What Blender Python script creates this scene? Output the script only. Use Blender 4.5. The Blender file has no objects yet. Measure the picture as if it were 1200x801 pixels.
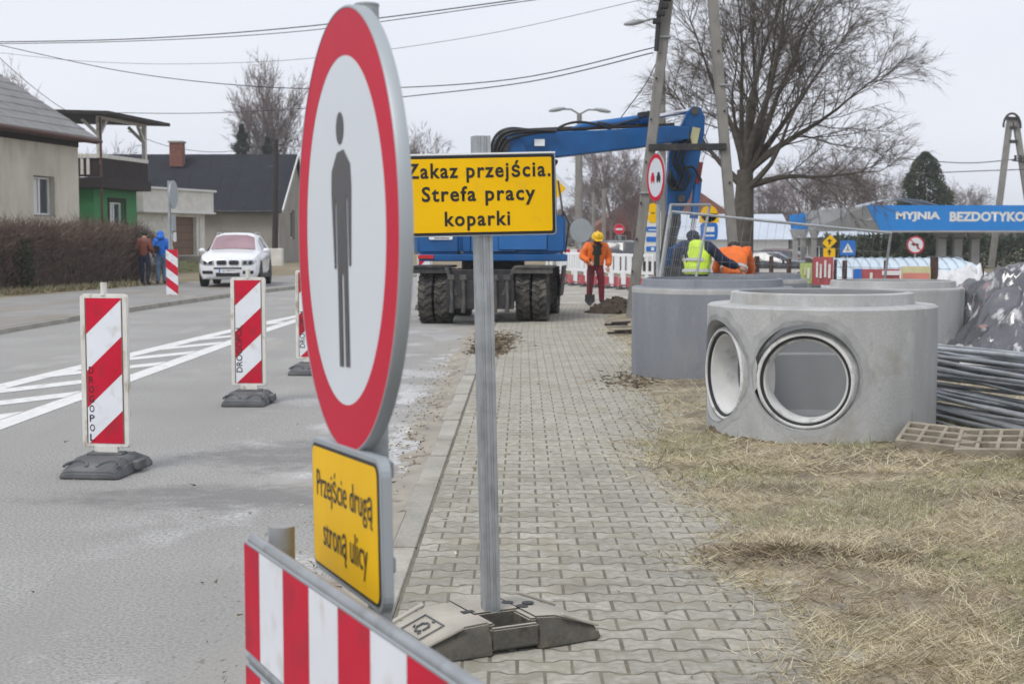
import bpy, bmesh, math, random
import numpy as np
from mathutils import Vector as V, Matrix, noise

# ------------------------------------------------------------------ camera, world, sun, exposure
SC = bpy.context.scene
COL = SC.collection
R = math.radians
CAM_H, PITCH, F = 1.60, R(4.2), 1667.0
cam = bpy.data.objects.new('camera', bpy.data.cameras.new('camera'))
COL.objects.link(cam)
cam.location = (0, 0, CAM_H)
cam.rotation_euler = (R(90) - PITCH, 0, 0)
cam.data.sensor_width = 36
cam.data.lens = F / 1200 * 36
cam.data.clip_start = 0.05
cam.data.clip_end = 3000
cam.data.dof.use_dof = True
cam.data.dof.focus_distance = 7.2
cam.data.dof.aperture_fstop = 6.3
SC.camera = cam

SUN_EL, SUN_AZ = R(52), R(215)
w = bpy.data.worlds.new('World'); SC.world = w; w.use_nodes = True
nt = w.node_tree; nt.nodes.clear()
wo = nt.nodes.new('ShaderNodeOutputWorld'); bg = nt.nodes.new('ShaderNodeBackground')
sky = nt.nodes.new('ShaderNodeTexSky'); sky.sky_type = 'NISHITA'; sky.sun_disc = False
sky.sun_elevation = SUN_EL; sky.sun_rotation = SUN_AZ; sky.air_density = 1.6; sky.dust_density = 4
tc = nt.nodes.new('ShaderNodeTexCoord'); nz = nt.nodes.new('ShaderNodeTexNoise')
nz.inputs['Scale'].default_value = 2.2; nz.inputs['Detail'].default_value = 5
mp = nt.nodes.new('ShaderNodeMapping'); mp.inputs['Scale'].default_value = (1, 1, 3.5)
nt.links.new(tc.outputs['Generated'], mp.inputs[0]); nt.links.new(mp.outputs[0], nz.inputs['Vector'])
cl = nt.nodes.new('ShaderNodeValToRGB')
cl.color_ramp.elements[0].position = .3; cl.color_ramp.elements[0].color = (7.5, 7.95, 9.0, 1)
cl.color_ramp.elements[1].position = .7; cl.color_ramp.elements[1].color = (8.5, 8.75, 9.4, 1)
nt.links.new(nz.outputs['Fac'], cl.inputs[0])
mx = nt.nodes.new('ShaderNodeMix'); mx.data_type = 'RGBA'; mx.inputs[0].default_value = .93
nt.links.new(sky.outputs[0], mx.inputs[6]); nt.links.new(cl.outputs[0], mx.inputs[7])
nt.links.new(mx.outputs[2], bg.inputs[0]); bg.inputs[1].default_value = .1
nt.links.new(bg.outputs[0], wo.inputs[0])
sl = bpy.data.lights.new('sun', 'SUN'); sl.energy = 1.5; sl.angle = R(20); sl.color = (1, .97, .93)
so = bpy.data.objects.new('sun', sl); COL.objects.link(so)
sd = V((math.sin(SUN_AZ) * math.cos(SUN_EL), math.cos(SUN_AZ) * math.cos(SUN_EL), math.sin(SUN_EL)))
so.rotation_euler = sd.to_track_quat('Z', 'Y').to_euler()
SC.view_settings.view_transform = 'Standard'; SC.view_settings.look = 'None'
SC.view_settings.exposure = 0.16; SC.view_settings.gamma = 1
SC.render.engine = 'CYCLES'
SC.cycles.max_bounces = 6; SC.cycles.transparent_max_bounces = 12
SC.cycles.use_denoising = True

# ------------------------------------------------------------------ helpers
rnd = random.Random(7)
def ray(px, py):
    a, b = (px - 600) / F, (400.5 - py) / F
    return V((a, b * math.sin(PITCH) + math.cos(PITCH), b * math.cos(PITCH) - math.sin(PITCH)))
def at(px, py, Y):
    d = ray(px, py); return V((0, 0, CAM_H)) + d * (Y / d.y)
def gnd(px, py, z=0.0):
    d = ray(px, py); return V((0, 0, CAM_H)) + d * ((z - CAM_H) / d.z)
def xat(px, Y): return at(px, 278, Y).x
def zat(py, Y): return at(600, py, Y).z
def road_shift(y):
    c = .0075 * (y - 6)
    if y > 22:
        t = min(y, 62) - 22; c += .0033 * t * t
        if y > 62: c += (y - 62) * .0033 * 2 * 40
    return c

def M(name, col, rough=.75, metal=0.0, var=.14, scale=3.0, bump=0.0, bscale=60, spec=.4, dirt=None, rand=0.0, stretch=None, coat=0.0, fine=0.0, fscale=None):
    """principled material; world-position noise varies the colour, dirt=(colour, scale, low, high, stretch)"""
    m = bpy.data.materials.new(name); m.use_nodes = True
    t = m.node_tree; n = t.nodes; L = t.links.new
    b = n['Principled BSDF']
    b.inputs['Roughness'].default_value = rough; b.inputs['Metallic'].default_value = metal
    b.inputs['Specular IOR Level'].default_value = spec; b.inputs['Coat Weight'].default_value = coat
    g = n.new('ShaderNodeNewGeometry'); pos = g.outputs['Position']
    def scaled(s):
        if not s: return pos
        q = n.new('ShaderNodeVectorMath'); q.operation = 'MULTIPLY'; L(pos, q.inputs[0]); q.inputs[1].default_value = s
        return q.outputs[0]
    def nse(sc, st=None, det=4):
        q = n.new('ShaderNodeTexNoise'); q.inputs['Scale'].default_value = sc; q.inputs['Detail'].default_value = det
        L(scaled(st), q.inputs['Vector']); return q.outputs['Fac']
    def mix(f, a, bb, mode='MIX'):
        q = n.new('ShaderNodeMix'); q.data_type = 'RGBA'; q.blend_type = mode
        if isinstance(f, float): q.inputs[0].default_value = f
        else: L(f, q.inputs[0])
        for i, v in ((6, a), (7, bb)):
            if isinstance(v, tuple): q.inputs[i].default_value = (*v, 1)
            else: L(v, q.inputs[i])
        return q.outputs[2]
    def rng(f, lo, hi):
        q = n.new('ShaderNodeMapRange'); L(f, q.inputs[0]); q.inputs[1].default_value = lo; q.inputs[2].default_value = hi
        return q.outputs[0]
    c = mix(rng(nse(scale, stretch), .3, .7), tuple(x * (1 - var) for x in col), tuple(min(x * (1 + var), .95) for x in col))
    if fine: c = mix(rng(nse(fscale or scale * 25, None, 2), .35, .65), mix(1.0, c, (1 - fine,) * 3, 'MULTIPLY'), mix(1.0, c, (1 + fine,) * 3, 'MULTIPLY'))
    for dd in (dirt or []):
        c = mix(rng(nse(dd[1], dd[4] if len(dd) > 4 else None, 6), dd[2], dd[3]), c, dd[0])
    if rand:
        o = n.new('ShaderNodeObjectInfo'); q = n.new('ShaderNodeMapRange'); L(o.outputs['Random'], q.inputs[0])
        q.inputs[3].default_value = 1 - rand; q.inputs[4].default_value = 1 + rand
        h = n.new('ShaderNodeHueSaturation'); L(q.outputs[0], h.inputs['Value']); L(c, h.inputs['Color']); c = h.outputs[0]
    L(c, b.inputs['Base Color'])
    if bump:
        q = n.new('ShaderNodeBump'); q.inputs['Strength'].default_value = bump; q.inputs['Distance'].default_value = .01
        L(nse(bscale, None, 5), q.inputs['Height']); L(q.outputs[0], b.inputs['Normal'])
    m['out'] = 1
    return m

class MB:
    """collects shapes and links them as one mesh object"""
    def __init__(self, T=None):
        self.v, self.f, self.m, self.mi, self.T = [], [], [], 0, T
    def add(self, vs, fs):
        k = len(self.v)
        if self.T is not None: vs = [self.T @ V(p) for p in vs]
        self.v += [tuple(p) for p in vs]
        for f in fs: self.f.append([i + k for i in f]); self.m.append(self.mi)
        return self
    def box(self, c, s, rot=None):
        q = Matrix.Translation(c)
        if rot is not None: q = q @ (rot if isinstance(rot, Matrix) else Matrix.Rotation(rot[2], 4, 'Z') @ Matrix.Rotation(rot[1], 4, 'Y') @ Matrix.Rotation(rot[0], 4, 'X'))
        h = [x / 2 for x in s]
        vs = [q @ V((sx * h[0], sy * h[1], sz * h[2])) for sx in (-1, 1) for sy in (-1, 1) for sz in (-1, 1)]
        return self.add(vs, [(0, 1, 3, 2), (4, 6, 7, 5), (0, 4, 5, 1), (2, 3, 7, 6), (0, 2, 6, 4), (1, 5, 7, 3)])
    def bar(self, p, q, a, b):
        """square bar from p to q, section a x b"""
        p, q = V(p), V(q); d = q - p
        return self.box((p + q) / 2, (a, b, d.length), d.to_track_quat('Z', 'Y').to_matrix().to_4x4())
    def tube(self, pts, r, n=8, caps=True):
        pts = [V(p) for p in pts]; k = len(pts)
        rs = r if isinstance(r, (list, tuple)) else [r] * k
        vs, fs = [], []; x = None
        for i, p in enumerate(pts):
            d = (pts[min(i + 1, k - 1)] - pts[max(i - 1, 0)])
            d = d.normalized() if d.length > 1e-9 else V((0, 0, 1))
            if x is None: x = d.orthogonal().normalized()
            else:
                x = x - d * x.dot(d); x = x.normalized() if x.length > 1e-6 else d.orthogonal().normalized()
            y = d.cross(x)
            for j in range(n):
                a = 2 * math.pi * j / n
                vs.append(p + (x * math.cos(a) + y * math.sin(a)) * rs[i])
        for i in range(k - 1):
            for j in range(n):
                a, b = i * n + j, i * n + (j + 1) % n
                fs.append((a, b, b + n, a + n))
        if caps: fs += [tuple(range(n - 1, -1, -1)), tuple(range((k - 1) * n, k * n))]
        return self.add(vs, fs)
    def hose(self, pts, r, n=6, k=5):
        P = [V(p) for p in pts]; o = []
        for i in range(len(P) - 1):
            p0, p1, p2, p3 = P[max(i - 1, 0)], P[i], P[i + 1], P[min(i + 2, len(P) - 1)]
            for j in range(k):
                t = j / k; o.append(.5 * ((2 * p1) + (p2 - p0) * t + (2 * p0 - 5 * p1 + 4 * p2 - p3) * t * t + (3 * p1 - p0 - 3 * p2 + p3) * t ** 3))
        return self.tube(o + [P[-1]], r, n)
    def lathe(self, prof, n=32, c=(0, 0, 0), loop=False, a0=0.0):
        vs, fs = [], []; k = len(prof)
        for r_, z in prof:
            for j in range(n):
                a = 2 * math.pi * j / n + a0
                vs.append((c[0] + r_ * math.cos(a), c[1] + r_ * math.sin(a), c[2] + z))
        for i in range(k if loop else k - 1):
            for j in range(n):
                a, b, i2 = i * n + j, i * n + (j + 1) % n, (i + 1) % k
                fs.append((a, b, i2 * n + (j + 1) % n, i2 * n + j))
        return self.add(vs, fs)
    def prism(self, poly, z0, z1, q=None):
        n = len(poly); q = q or Matrix()
        vs = [q @ V((x, y, z0)) for x, y in poly] + [q @ V((x, y, z1)) for x, y in poly]
        fs = [tuple(range(n - 1, -1, -1)), tuple(range(n, 2 * n))] + [(i, (i + 1) % n, n + (i + 1) % n, n + i) for i in range(n)]
        return self.add(vs, fs)
    def flat(self, poly, z=0, q=None):
        q = q or Matrix()
        return self.add([q @ V((x, y, z)) for x, y in poly], [tuple(range(len(poly)))])
    def ball(self, c, r, nu=12, nv=8, q=None):
        if not isinstance(r, (tuple, list)): r = (r, r, r)
        q = q or Matrix()
        vs = [V((0, 0, -r[2]))]; fs = []
        for i in range(1, nv):
            t = math.pi * i / nv - math.pi / 2
            for j in range(nu):
                a = 2 * math.pi * j / nu
                vs.append(V((r[0] * math.cos(t) * math.cos(a), r[1] * math.cos(t) * math.sin(a), r[2] * math.sin(t))))
        vs.append(V((0, 0, r[2])))
        for j in range(nu):
            fs.append((0, 1 + (j + 1) % nu, 1 + j)); e = 1 + (nv - 2) * nu
            fs.append((len(vs) - 1, e + j, e + (j + 1) % nu))
        for i in range(nv - 2):
            for j in range(nu):
                a, b = 1 + i * nu + j, 1 + i * nu + (j + 1) % nu
                fs.append((a, b, b + nu, a + nu))
        return self.add([V(c) + q @ v for v in vs], fs)
    def build(self, name, mats, parent=None, smooth=None, bevel=0.0, seg=1, fix=True, weld=False):
        me = bpy.data.meshes.new(name); me.from_pydata(self.v, [], self.f)
        mats = mats if isinstance(mats, (list, tuple)) else [mats]
        for x in mats: me.materials.append(x)
        me.polygons.foreach_set('material_index', self.m)
        if bevel or fix:
            bm = bmesh.new(); bm.from_mesh(me)
            if weld: bmesh.ops.remove_doubles(bm, verts=bm.verts, dist=1e-5)
            if fix: bmesh.ops.recalc_face_normals(bm, faces=bm.faces)
            if bevel:
                es = [e for e in bm.edges if len(e.link_faces) == 2 and e.calc_face_angle(0) > R(28)]
                bmesh.ops.bevel(bm, geom=es, offset=bevel, segments=seg, affect='EDGES', clamp_overlap=True)
            bm.to_mesh(me); bm.free()
        if smooth is not None:
            me.polygons.foreach_set('use_smooth', [True] * len(me.polygons)); me.set_sharp_from_angle(angle=R(smooth))
        return link(name, me, parent)

def each(name, mats, parent, makers, **kw):
    """every maker fills its own builder and becomes its own object"""
    for mk_ in makers:
        b = MB(); r_ = mk_(b); (r_ or b).build(name, mats, parent, **kw)
def link(name, me, parent=None):
    o = bpy.data.objects.new(name, me); COL.objects.link(o)
    if parent: o.parent = parent
    return o
def tag(o, label=None, cat=None, group=None, kind=None):
    for k, v in (('label', label), ('category', cat), ('group', group), ('kind', kind)):
        if v: o[k] = v
    return o
def thing(name, label, cat, loc=(0, 0, 0), rz=0.0, group=None, rx=0.0, ry=0.0):
    o = bpy.data.objects.new(name, None); COL.objects.link(o)
    o.location = loc; o.rotation_euler = (rx, ry, rz); o.empty_display_size = .2
    return tag(o, label, cat, group)
def copy_tree(o, parent=None):
    c = o.copy(); COL.objects.link(c); c.parent = parent
    for ch in list(o.children): copy_tree(ch, c)
    return c
UPR = Matrix.Rotation(R(90), 4, 'X')            # local XY -> vertical plane that faces -Y
def face_at(y, x=0, z=0): return Matrix.Translation((x, y, z)) @ UPR
def text_mesh(s, m, parent, q, width=None, height=None, bold=.0, name='lettering', space=1.0, line=1.0):
    """lettering as a thin mesh, centred, capital height ~ height, fitted to width"""
    cu = bpy.data.curves.new(name, 'FONT'); cu.body = s; cu.align_x = 'CENTER'; cu.align_y = 'CENTER'
    cu.offset = bold; cu.space_character = space; cu.space_line = line; cu.resolution_u = 3
    t = bpy.data.objects.new(name, cu); COL.objects.link(t)
    me = bpy.data.meshes.new_from_object(t); bpy.data.objects.remove(t)
    n = len(me.vertices); co = np.empty(n * 3, np.float32); me.vertices.foreach_get('co', co); co = co.reshape(-1, 3)
    lo, hi = co.min(0), co.max(0); co[:, :2] -= ((lo + hi) / 2)[:2]
    sx = width / (hi - lo)[0] if width else None; sy = height / (hi - lo)[1] if height else None
    sx = sx or sy; sy = sy or sx
    co[:, 0] *= sx; co[:, 1] *= sy; co[:, 2] = 0
    me.vertices.foreach_set('co', co.ravel()); me.transform(q); me.materials.clear(); me.materials.append(m)
    return link(name, me, parent)
def clip(poly, a, b, c):
    """part of polygon where a x + b y <= c"""
    out = []
    for i in range(len(poly)):
        p, q = poly[i], poly[(i + 1) % len(poly)]
        dp, dq = a * p[0] + b * p[1] - c, a * q[0] + b * q[1] - c
        if dp <= 0: out.append(p)
        if dp * dq < 0:
            t = dp / (dp - dq); out.append((p[0] + t * (q[0] - p[0]), p[1] + t * (q[1] - p[1])))
    return out
def circ(r, n=48, c=(0, 0), a0=0.0): return [(c[0] + r * math.cos(a0 + 2 * math.pi * i / n), c[1] + r * math.sin(a0 + 2 * math.pi * i / n)) for i in range(n)]
def rrect(w_, h_, r, n=5):
    o = []
    for cx, cy, a in ((w_ / 2 - r, h_ / 2 - r, 0), (-w_ / 2 + r, h_ / 2 - r, 90), (-w_ / 2 + r, -h_ / 2 + r, 180), (w_ / 2 - r, -h_ / 2 + r, 270)):
        o += [(cx + r * math.cos(R(a + 90 * i / n)), cy + r * math.sin(R(a + 90 * i / n))) for i in range(n + 1)]
    return o
def ringflat(mb, r0, r1, z, q, n=64):
    a, b = circ(r0, n), circ(r1, n)
    vs = [q @ V((x, y, z)) for x, y in a + b]
    mb.add(vs, [(i, (i + 1) % n, n + (i + 1) % n, n + i) for i in range(n)])
def fast_mesh(name, co, faces_n, mats, midx, parent=None, smooth=False):
    """co: (k*faces_n,3) array of separate polygons"""
    k = len(co) // faces_n
    me = bpy.data.meshes.new(name); me.vertices.add(len(co)); me.vertices.foreach_set('co', np.asarray(co, np.float32).ravel())
    me.loops.add(len(co)); me.loops.foreach_set('vertex_index', np.arange(len(co), dtype=np.int32))
    me.polygons.add(k); me.polygons.foreach_set('loop_start', np.arange(0, len(co), faces_n, dtype=np.int32))
    for x in (mats if isinstance(mats, (list, tuple)) else [mats]): me.materials.append(x)
    if midx is not None: me.polygons.foreach_set('material_index', np.asarray(midx, np.int32))
    me.update(calc_edges=True)
    return link(name, me, parent)
def blades(name, base, tip, width, mats, midx, parent=None, bend=None):
    """one thin triangle per blade from base (n,3) to tip (n,3)"""
    d = tip - base; s = np.cross(d, np.random.RandomState(3).normal(size=d.shape)); s /= np.linalg.norm(s, axis=1, keepdims=True) + 1e-9
    s *= np.asarray(width).reshape(-1, 1) / 2
    co = np.stack([base - s, base + s, tip], 1).reshape(-1, 3)
    return fast_mesh(name, co, 3, mats, midx, parent)
def skin(name, verts, edges, radii, mats, parent, sub=2, matf=None):
    """one continuous skinned surface over a joint skeleton"""
    me = bpy.data.meshes.new(name); me.from_pydata([tuple(p) for p in verts], edges, [])
    o = bpy.data.objects.new(name, me); COL.objects.link(o)
    o.modifiers.new('s', 'SKIN')
    for i, sv in enumerate(me.skin_vertices[0].data):
        rr = radii[i]; sv.radius = rr if isinstance(rr, tuple) else (rr, rr); sv.use_root = (i == 0)
    ss = o.modifiers.new('u', 'SUBSURF'); ss.levels = sub; ss.render_levels = sub
    dg = bpy.context.evaluated_depsgraph_get()
    m2 = bpy.data.meshes.new_from_object(o.evaluated_get(dg)); bpy.data.objects.remove(o)
    m2.name = name; m2.materials.clear()
    for x in (mats if isinstance(mats, (list, tuple)) else [mats]): m2.materials.append(x)
    if name in ('jacket', 'vest'):                       # cloth folds
        for v in m2.vertices:
            p = v.co; v.co = p + v.normal * (.016 * noise.noise(V((p.x * 7, p.y * 7, p.z * 13))) + .008 * noise.noise(V((p.x * 19, p.y * 19, p.z * 30))))
    for p in m2.polygons:
        p.use_smooth = True; p.material_index = matf(p.center) if matf else 0
    return link(name, m2, parent)
# ------------------------------------------------------------------ materials
m_paver = M('paver_concrete', (.345, .325, .275), .9, var=.13, scale=1.3, bump=.35, bscale=220, rand=.12, fine=.14, dirt=[((.29, .27, .215), 9, .50, .64), ((.275, .245, .185), 2.2, .54, .76), ((.40, .385, .345), 3.7, .62, .8)])
m_bed = M('joint_sand', (.165, .145, .11), .95, var=.25, scale=9, bump=.3, bscale=150)
m_kerb = M('kerb_concrete', (.36, .34, .295), .9, var=.15, scale=2, bump=.3, bscale=140, rand=.08, fine=.1, dirt=[((.24, .21, .165), 3, .55, .75)])
m_conc = M('grey_concrete', (.42, .425, .415), .85, var=.13, scale=2.3, bump=.22, bscale=70, fine=.06, stretch=(1, 1, .35), dirt=[((.33, .335, .335), 2.1, .48, .80, (1.7, 1.7, .5)), ((.56, .56, .545), 5, .58, .8, (1, 1, .4)), ((.24, .24, .235), 6, .62, .82, (1.4, 1.4, .5)), ((.30, .285, .245), 3, .60, .8)])
m_conc_dark = M('bluish_concrete', (.225, .24, .265), .85, var=.12, scale=2.1, bump=.15, bscale=70, fine=.05, stretch=(1.5, 1.5, .25), dirt=[((.31, .315, .32), 4, .6, .85, (1, 1, .3)), ((.16, .165, .17), 3, .64, .85, (3, 3, .2))])
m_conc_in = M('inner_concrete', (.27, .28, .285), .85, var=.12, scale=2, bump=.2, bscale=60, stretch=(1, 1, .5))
m_stain = M('mud_stain', (.16, .125, .085), .95, var=.3, scale=9)
m_white = M('white_plastic', (.78, .79, .80), .5, var=.05, scale=4)
m_white_old = M('worn_white_paint', (.66, .645, .60), .6, var=.09, scale=8, bump=.1, dirt=[((.36, .30, .21), 16, .54, .72, (1, 1, .5))])
m_blackrub = M('black_rubber', (.03, .03, .032), .75, var=.2, scale=8)
m_redf = M('red_reflective', (.56, .018, .045), .55, spec=.12, var=.09, scale=4, dirt=[((.36, .03, .045), 7, .52, .75)])
m_whitef = M('white_reflective', (.74, .76, .80), .42, var=.04, scale=4, dirt=[((.56, .54, .50), 9, .56, .76)])
m_signwhite = M('white_sign_film', (.66, .70, .74), .38, var=.03, scale=2)
m_signred = M('red_sign_film', (.55, .016, .045), .5, spec=.12, var=.06, scale=3)
m_pict = M('grey_pictogram_film', (.062, .060, .064), .45, var=.1, scale=5)
m_yellow = M('yellow_sign_film', (.86, .50, .004), .5, spec=.15, var=.05, scale=4, dirt=[((.76, .44, .02), 10, .62, .8)])
m_black = M('black_print', (.018, .018, .018), .5, var=.1)
m_galv = M('galvanised_steel', (.42, .44, .455), .42, .75, var=.14, scale=14, bump=.05, dirt=[((.26, .27, .28), 22, .55, .8, (1, 1, .3))])
m_galv2 = M('dull_galvanised_steel', (.33, .35, .365), .6, .12, var=.15, scale=10, dirt=[((.22, .22, .21), 16, .56, .8)])
m_steel = M('bluish_steel_tube', (.34, .36, .38), .5, .35, var=.25, scale=5, rand=.3, dirt=[((.36, .36, .34), 9, .5, .8)])
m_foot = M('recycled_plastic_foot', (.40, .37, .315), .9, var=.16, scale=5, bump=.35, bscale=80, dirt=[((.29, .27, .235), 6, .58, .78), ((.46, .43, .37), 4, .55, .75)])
m_foot_side = M('dark_mottled_side', (.10, .093, .078), .85, var=.3, scale=9, bump=.5, bscale=60, dirt=[((.20, .175, .125), 7, .52, .7), ((.04, .036, .028), 9, .54, .68)])  # mottled and darker than the top, for faces not turned upward
m_foot_dark = M('dark_plastic_foot', (.105, .11, .115), .7, var=.2, scale=7, bump=.2, bscale=60, dirt=[((.20, .195, .18), 6, .5, .75)])
m_blue = M('blue_machine_paint', (.008, .092, .275), .45, var=.16, scale=2.5, coat=.1, spec=.3, dirt=[((.03, .085, .22), 3, .55, .8)])
m_blue_lt = M('blue_panel_paint', (.012, .125, .37), .35, var=.08, scale=2.5, coat=.25)
m_dark = M('dark_machine_steel', (.035, .036, .038), .65, .2, var=.3, scale=6, dirt=[((.10, .088, .07), 5, .52, .75)])
m_midsteel = M('dusty_machine_steel', (.085, .083, .08), .7, .2, var=.3, scale=5, dirt=[((.16, .14, .11), 6, .5, .75)])
m_chrome = M('chrome_rod', (.75, .76, .78), .18, 1.0, var=.03)
m_tyre = M('dusty_tyre', (.052, .05, .046), .9, var=.25, scale=9, bump=.3, dirt=[((.155, .14, .115), 6, .46, .7)])
m_glass = M('dark_glass', (.05, .06, .07), .08, var=.1, spec=.6)
m_hose = M('black_hose', (.02, .02, .021), .5, var=.2)
m_soil = M('dark_soil', (.075, .056, .042), .95, var=.35, scale=9, bump=.8, bscale=40)
m_bark = M('tree_bark', (.088, .077, .064), .95, var=.3, scale=7, bump=.5, bscale=30, dirt=[((.075, .08, .045), 4, .55, .75)])
m_twig = M('bare_twigs', (.125, .105, .088), .95, var=.2)
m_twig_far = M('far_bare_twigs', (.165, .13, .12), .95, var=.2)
m_hedge = M('hedge_twigs', (.14, .105, .085), .95, var=.35, scale=1.2, rand=0)
m_hedge2 = M('hedge_twigs_reddish', (.185, .125, .095), .95, var=.3, scale=2)
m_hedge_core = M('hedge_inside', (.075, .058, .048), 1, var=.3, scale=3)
m_green = M('evergreen_leaf', (.040, .062, .030), .8, var=.35, scale=2)
m_green2 = M('evergreen_leaf_olive', (.060, .080, .036), .8, var=.3, scale=2)
m_conifer = M('conifer_needles', (.03, .048, .034), .85, var=.3, scale=1)
m_straw = M('dry_straw', (.52, .455, .295), .9, var=.2, scale=5)
m_straw2 = M('pale_straw', (.66, .60, .44), .9, var=.15, scale=5)
m_straw3 = M('brown_straw', (.25, .19, .12), .95, var=.25, scale=5)
m_grass = M('green_grass', (.26, .28, .14), .9, var=.25, scale=5)
m_paintw = M('white_road_paint', (.70, .70, .68), .75, var=.06, scale=6, bump=.15, bscale=120, dirt=[((.46, .45, .43), 7, .54, .78)])
m_polec = M('pole_concrete', (.235, .225, .205), .9, var=.15, scale=3, bump=.3, bscale=50, dirt=[((.16, .15, .135), 3, .55, .8, (2, 2, .4))])
m_wood = M('weathered_wood', (.036, .028, .026), .9, var=.25, scale=5, stretch=(3, 3, .6))
m_wire = M('cable_black', (.045, .045, .05), .7, var=.05)
m_cream = M('cream_render', (.62, .58, .49), .95, var=.10, scale=.8, bump=.3, bscale=25, dirt=[((.40, .36, .30), .7, .50, .78, (1, 1, .45)), ((.46, .42, .35), 2.5, .56, .8, (1, 1, .3))])
m_greyr = M('grey_render', (.29, .27, .235), .95, var=.1, scale=.8, bump=.2, bscale=25, dirt=[((.22, .205, .175), .9, .52, .75)])
m_slate = M('grey_roof_sheet', (.225, .225, .225), .9, var=.12, scale=2, bump=.4, bscale=12, dirt=[((.15, .145, .14), 1.3, .52, .75), ((.30, .295, .28), 4, .62, .8)])
m_felt = M('black_roof_felt', (.026, .028, .035), .95, spec=.15, var=.12, scale=1.2, dirt=[((.09, .095, .10), .9, .66, .74, (.5, 1, 1.5))])
m_brownm = M('brown_gutter_paint', (.10, .045, .035), .6, var=.15)
m_greenw = M('green_wall_paint', (.045, .225, .075), .8, var=.08, scale=1.5)
m_brickred = M('red_brick', (.19, .075, .055), .9, var=.2, scale=6)
m_garage = M('brown_garage_door', (.175, .105, .065), .65, var=.1, scale=2)
m_stone = M('pale_wall_stone', (.68, .66, .61), .9, var=.10, scale=2.5, bump=.3, bscale=20)
m_carw = M('white_car_paint', (.80, .81, .82), .25, var=.02, coat=.6)
m_card = M('dark_car_paint', (.035, .04, .05), .25, var=.05, coat=.6)
m_pinkgl = M('painted_reflection_glass', (.32, .20, .22), .12, var=.18, scale=1.2, spec=.7)  # opaque pinkish colour paints in the reflection on the glass
m_lamp = M('headlamp_glass', (.36, .38, .40), .1, .3, var=.35, scale=16)
m_alloy = M('alloy_rim', (.30, .31, .32), .35, .8, var=.1)
m_cwblue = M('carwash_blue', (.012, .215, .62), .45, var=.06, scale=.7)
m_cwgrey = M('carwash_grey_panel', (.43, .445, .46), .6, var=.06, scale=.6)
m_colgrey = M('column_grey', (.33, .33, .325), .7, var=.1)
m_tarp = M('grey_plastic_sheet', (.10, .10, .112), .17, var=.25, scale=3, spec=.9, bump=1.0, bscale=4.5, dirt=[((.56, .55, .55), 4.5, .57, .66, (1.3, 1.3, .5)), ((.36, .20, .17), 3.1, .66, .72), ((.05, .05, .056), 2.6, .58, .68, (1.4, 1.4, .6))])  # white and reddish print; white, dark streaks also paint in crumple highlights and hollows
m_bag = M('white_woven_bag', (.66, .67, .68), .7, var=.08, scale=4, bump=.4, bscale=14)
m_film = M('pale_blue_film', (.58, .67, .74), .4, var=.1, scale=2, bump=.3, bscale=8)
m_skin = M('skin', (.48, .28, .20), .6, var=.06)
m_hair = M('dark_hair', (.03, .025, .022), .8, var=.2)
m_navy = M('navy_cloth', (.022, .028, .055), .9, var=.2, scale=9)
m_blackc = M('black_cloth', (.02, .02, .022), .9, var=.2, scale=9)
m_jeans = M('blue_jeans', (.13, .21, .33), .9, var=.25, scale=7)
m_leather = M('red_brown_leather', (.165, .05, .032), .5, var=.2, scale=9, bump=.2)
m_bluej = M('bright_blue_jacket', (.01, .15, .62), .6, var=.15, scale=9, bump=.3, bscale=20)
m_orange = M('hivis_orange', (.80, .17, .025), .7, var=.12, scale=9)
m_lime = M('hivis_lime', (.62, .85, .06), .7, var=.1, scale=9)
m_refl = M('reflective_band', (.55, .56, .55), .5, var=.05)
m_maroon = M('dark_red_trousers', (.17, .018, .03), .9, var=.2, scale=8)
m_dgreen = M('dark_green_cloth', (.03, .04, .032), .9, var=.2, scale=8)
m_helmet = M('yellow_helmet', (.85, .52, .012), .3, var=.03)
m_backgrey = M('sign_back_grey', (.36, .39, .41), .5, .3, var=.06)
m_roofred = M('red_roof_tile', (.20, .085, .065), .9, var=.15, scale=3)
m_bwhite = M('white_wall', (.70, .70, .68), .9, var=.05, scale=1)
m_paleroof = M('pale_sheet_roof', (.50, .55, .62), .6, var=.07, scale=.6)
m_signblue = M('blue_sign_film', (.02, .16, .55), .4, var=.04)
m_redbanner = M('red_banner', (.42, .09, .10), .6, var=.1)
m_limeb = M('lime_banner', (.46, .56, .20), .6, var=.1)
m_yelb = M('yellow_banner', (.58, .55, .32), .6, var=.1)
m_rust = M('rusty_post', (.075, .045, .038), .9, var=.3, scale=9)
m_fadedred = M('faded_red_plastic', (.42, .075, .09), .6, var=.1, dirt=[((.50, .32, .30), 5, .55, .75)])
m_redpl = M('red_plastic', (.50, .02, .02), .4, var=.06)

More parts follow.
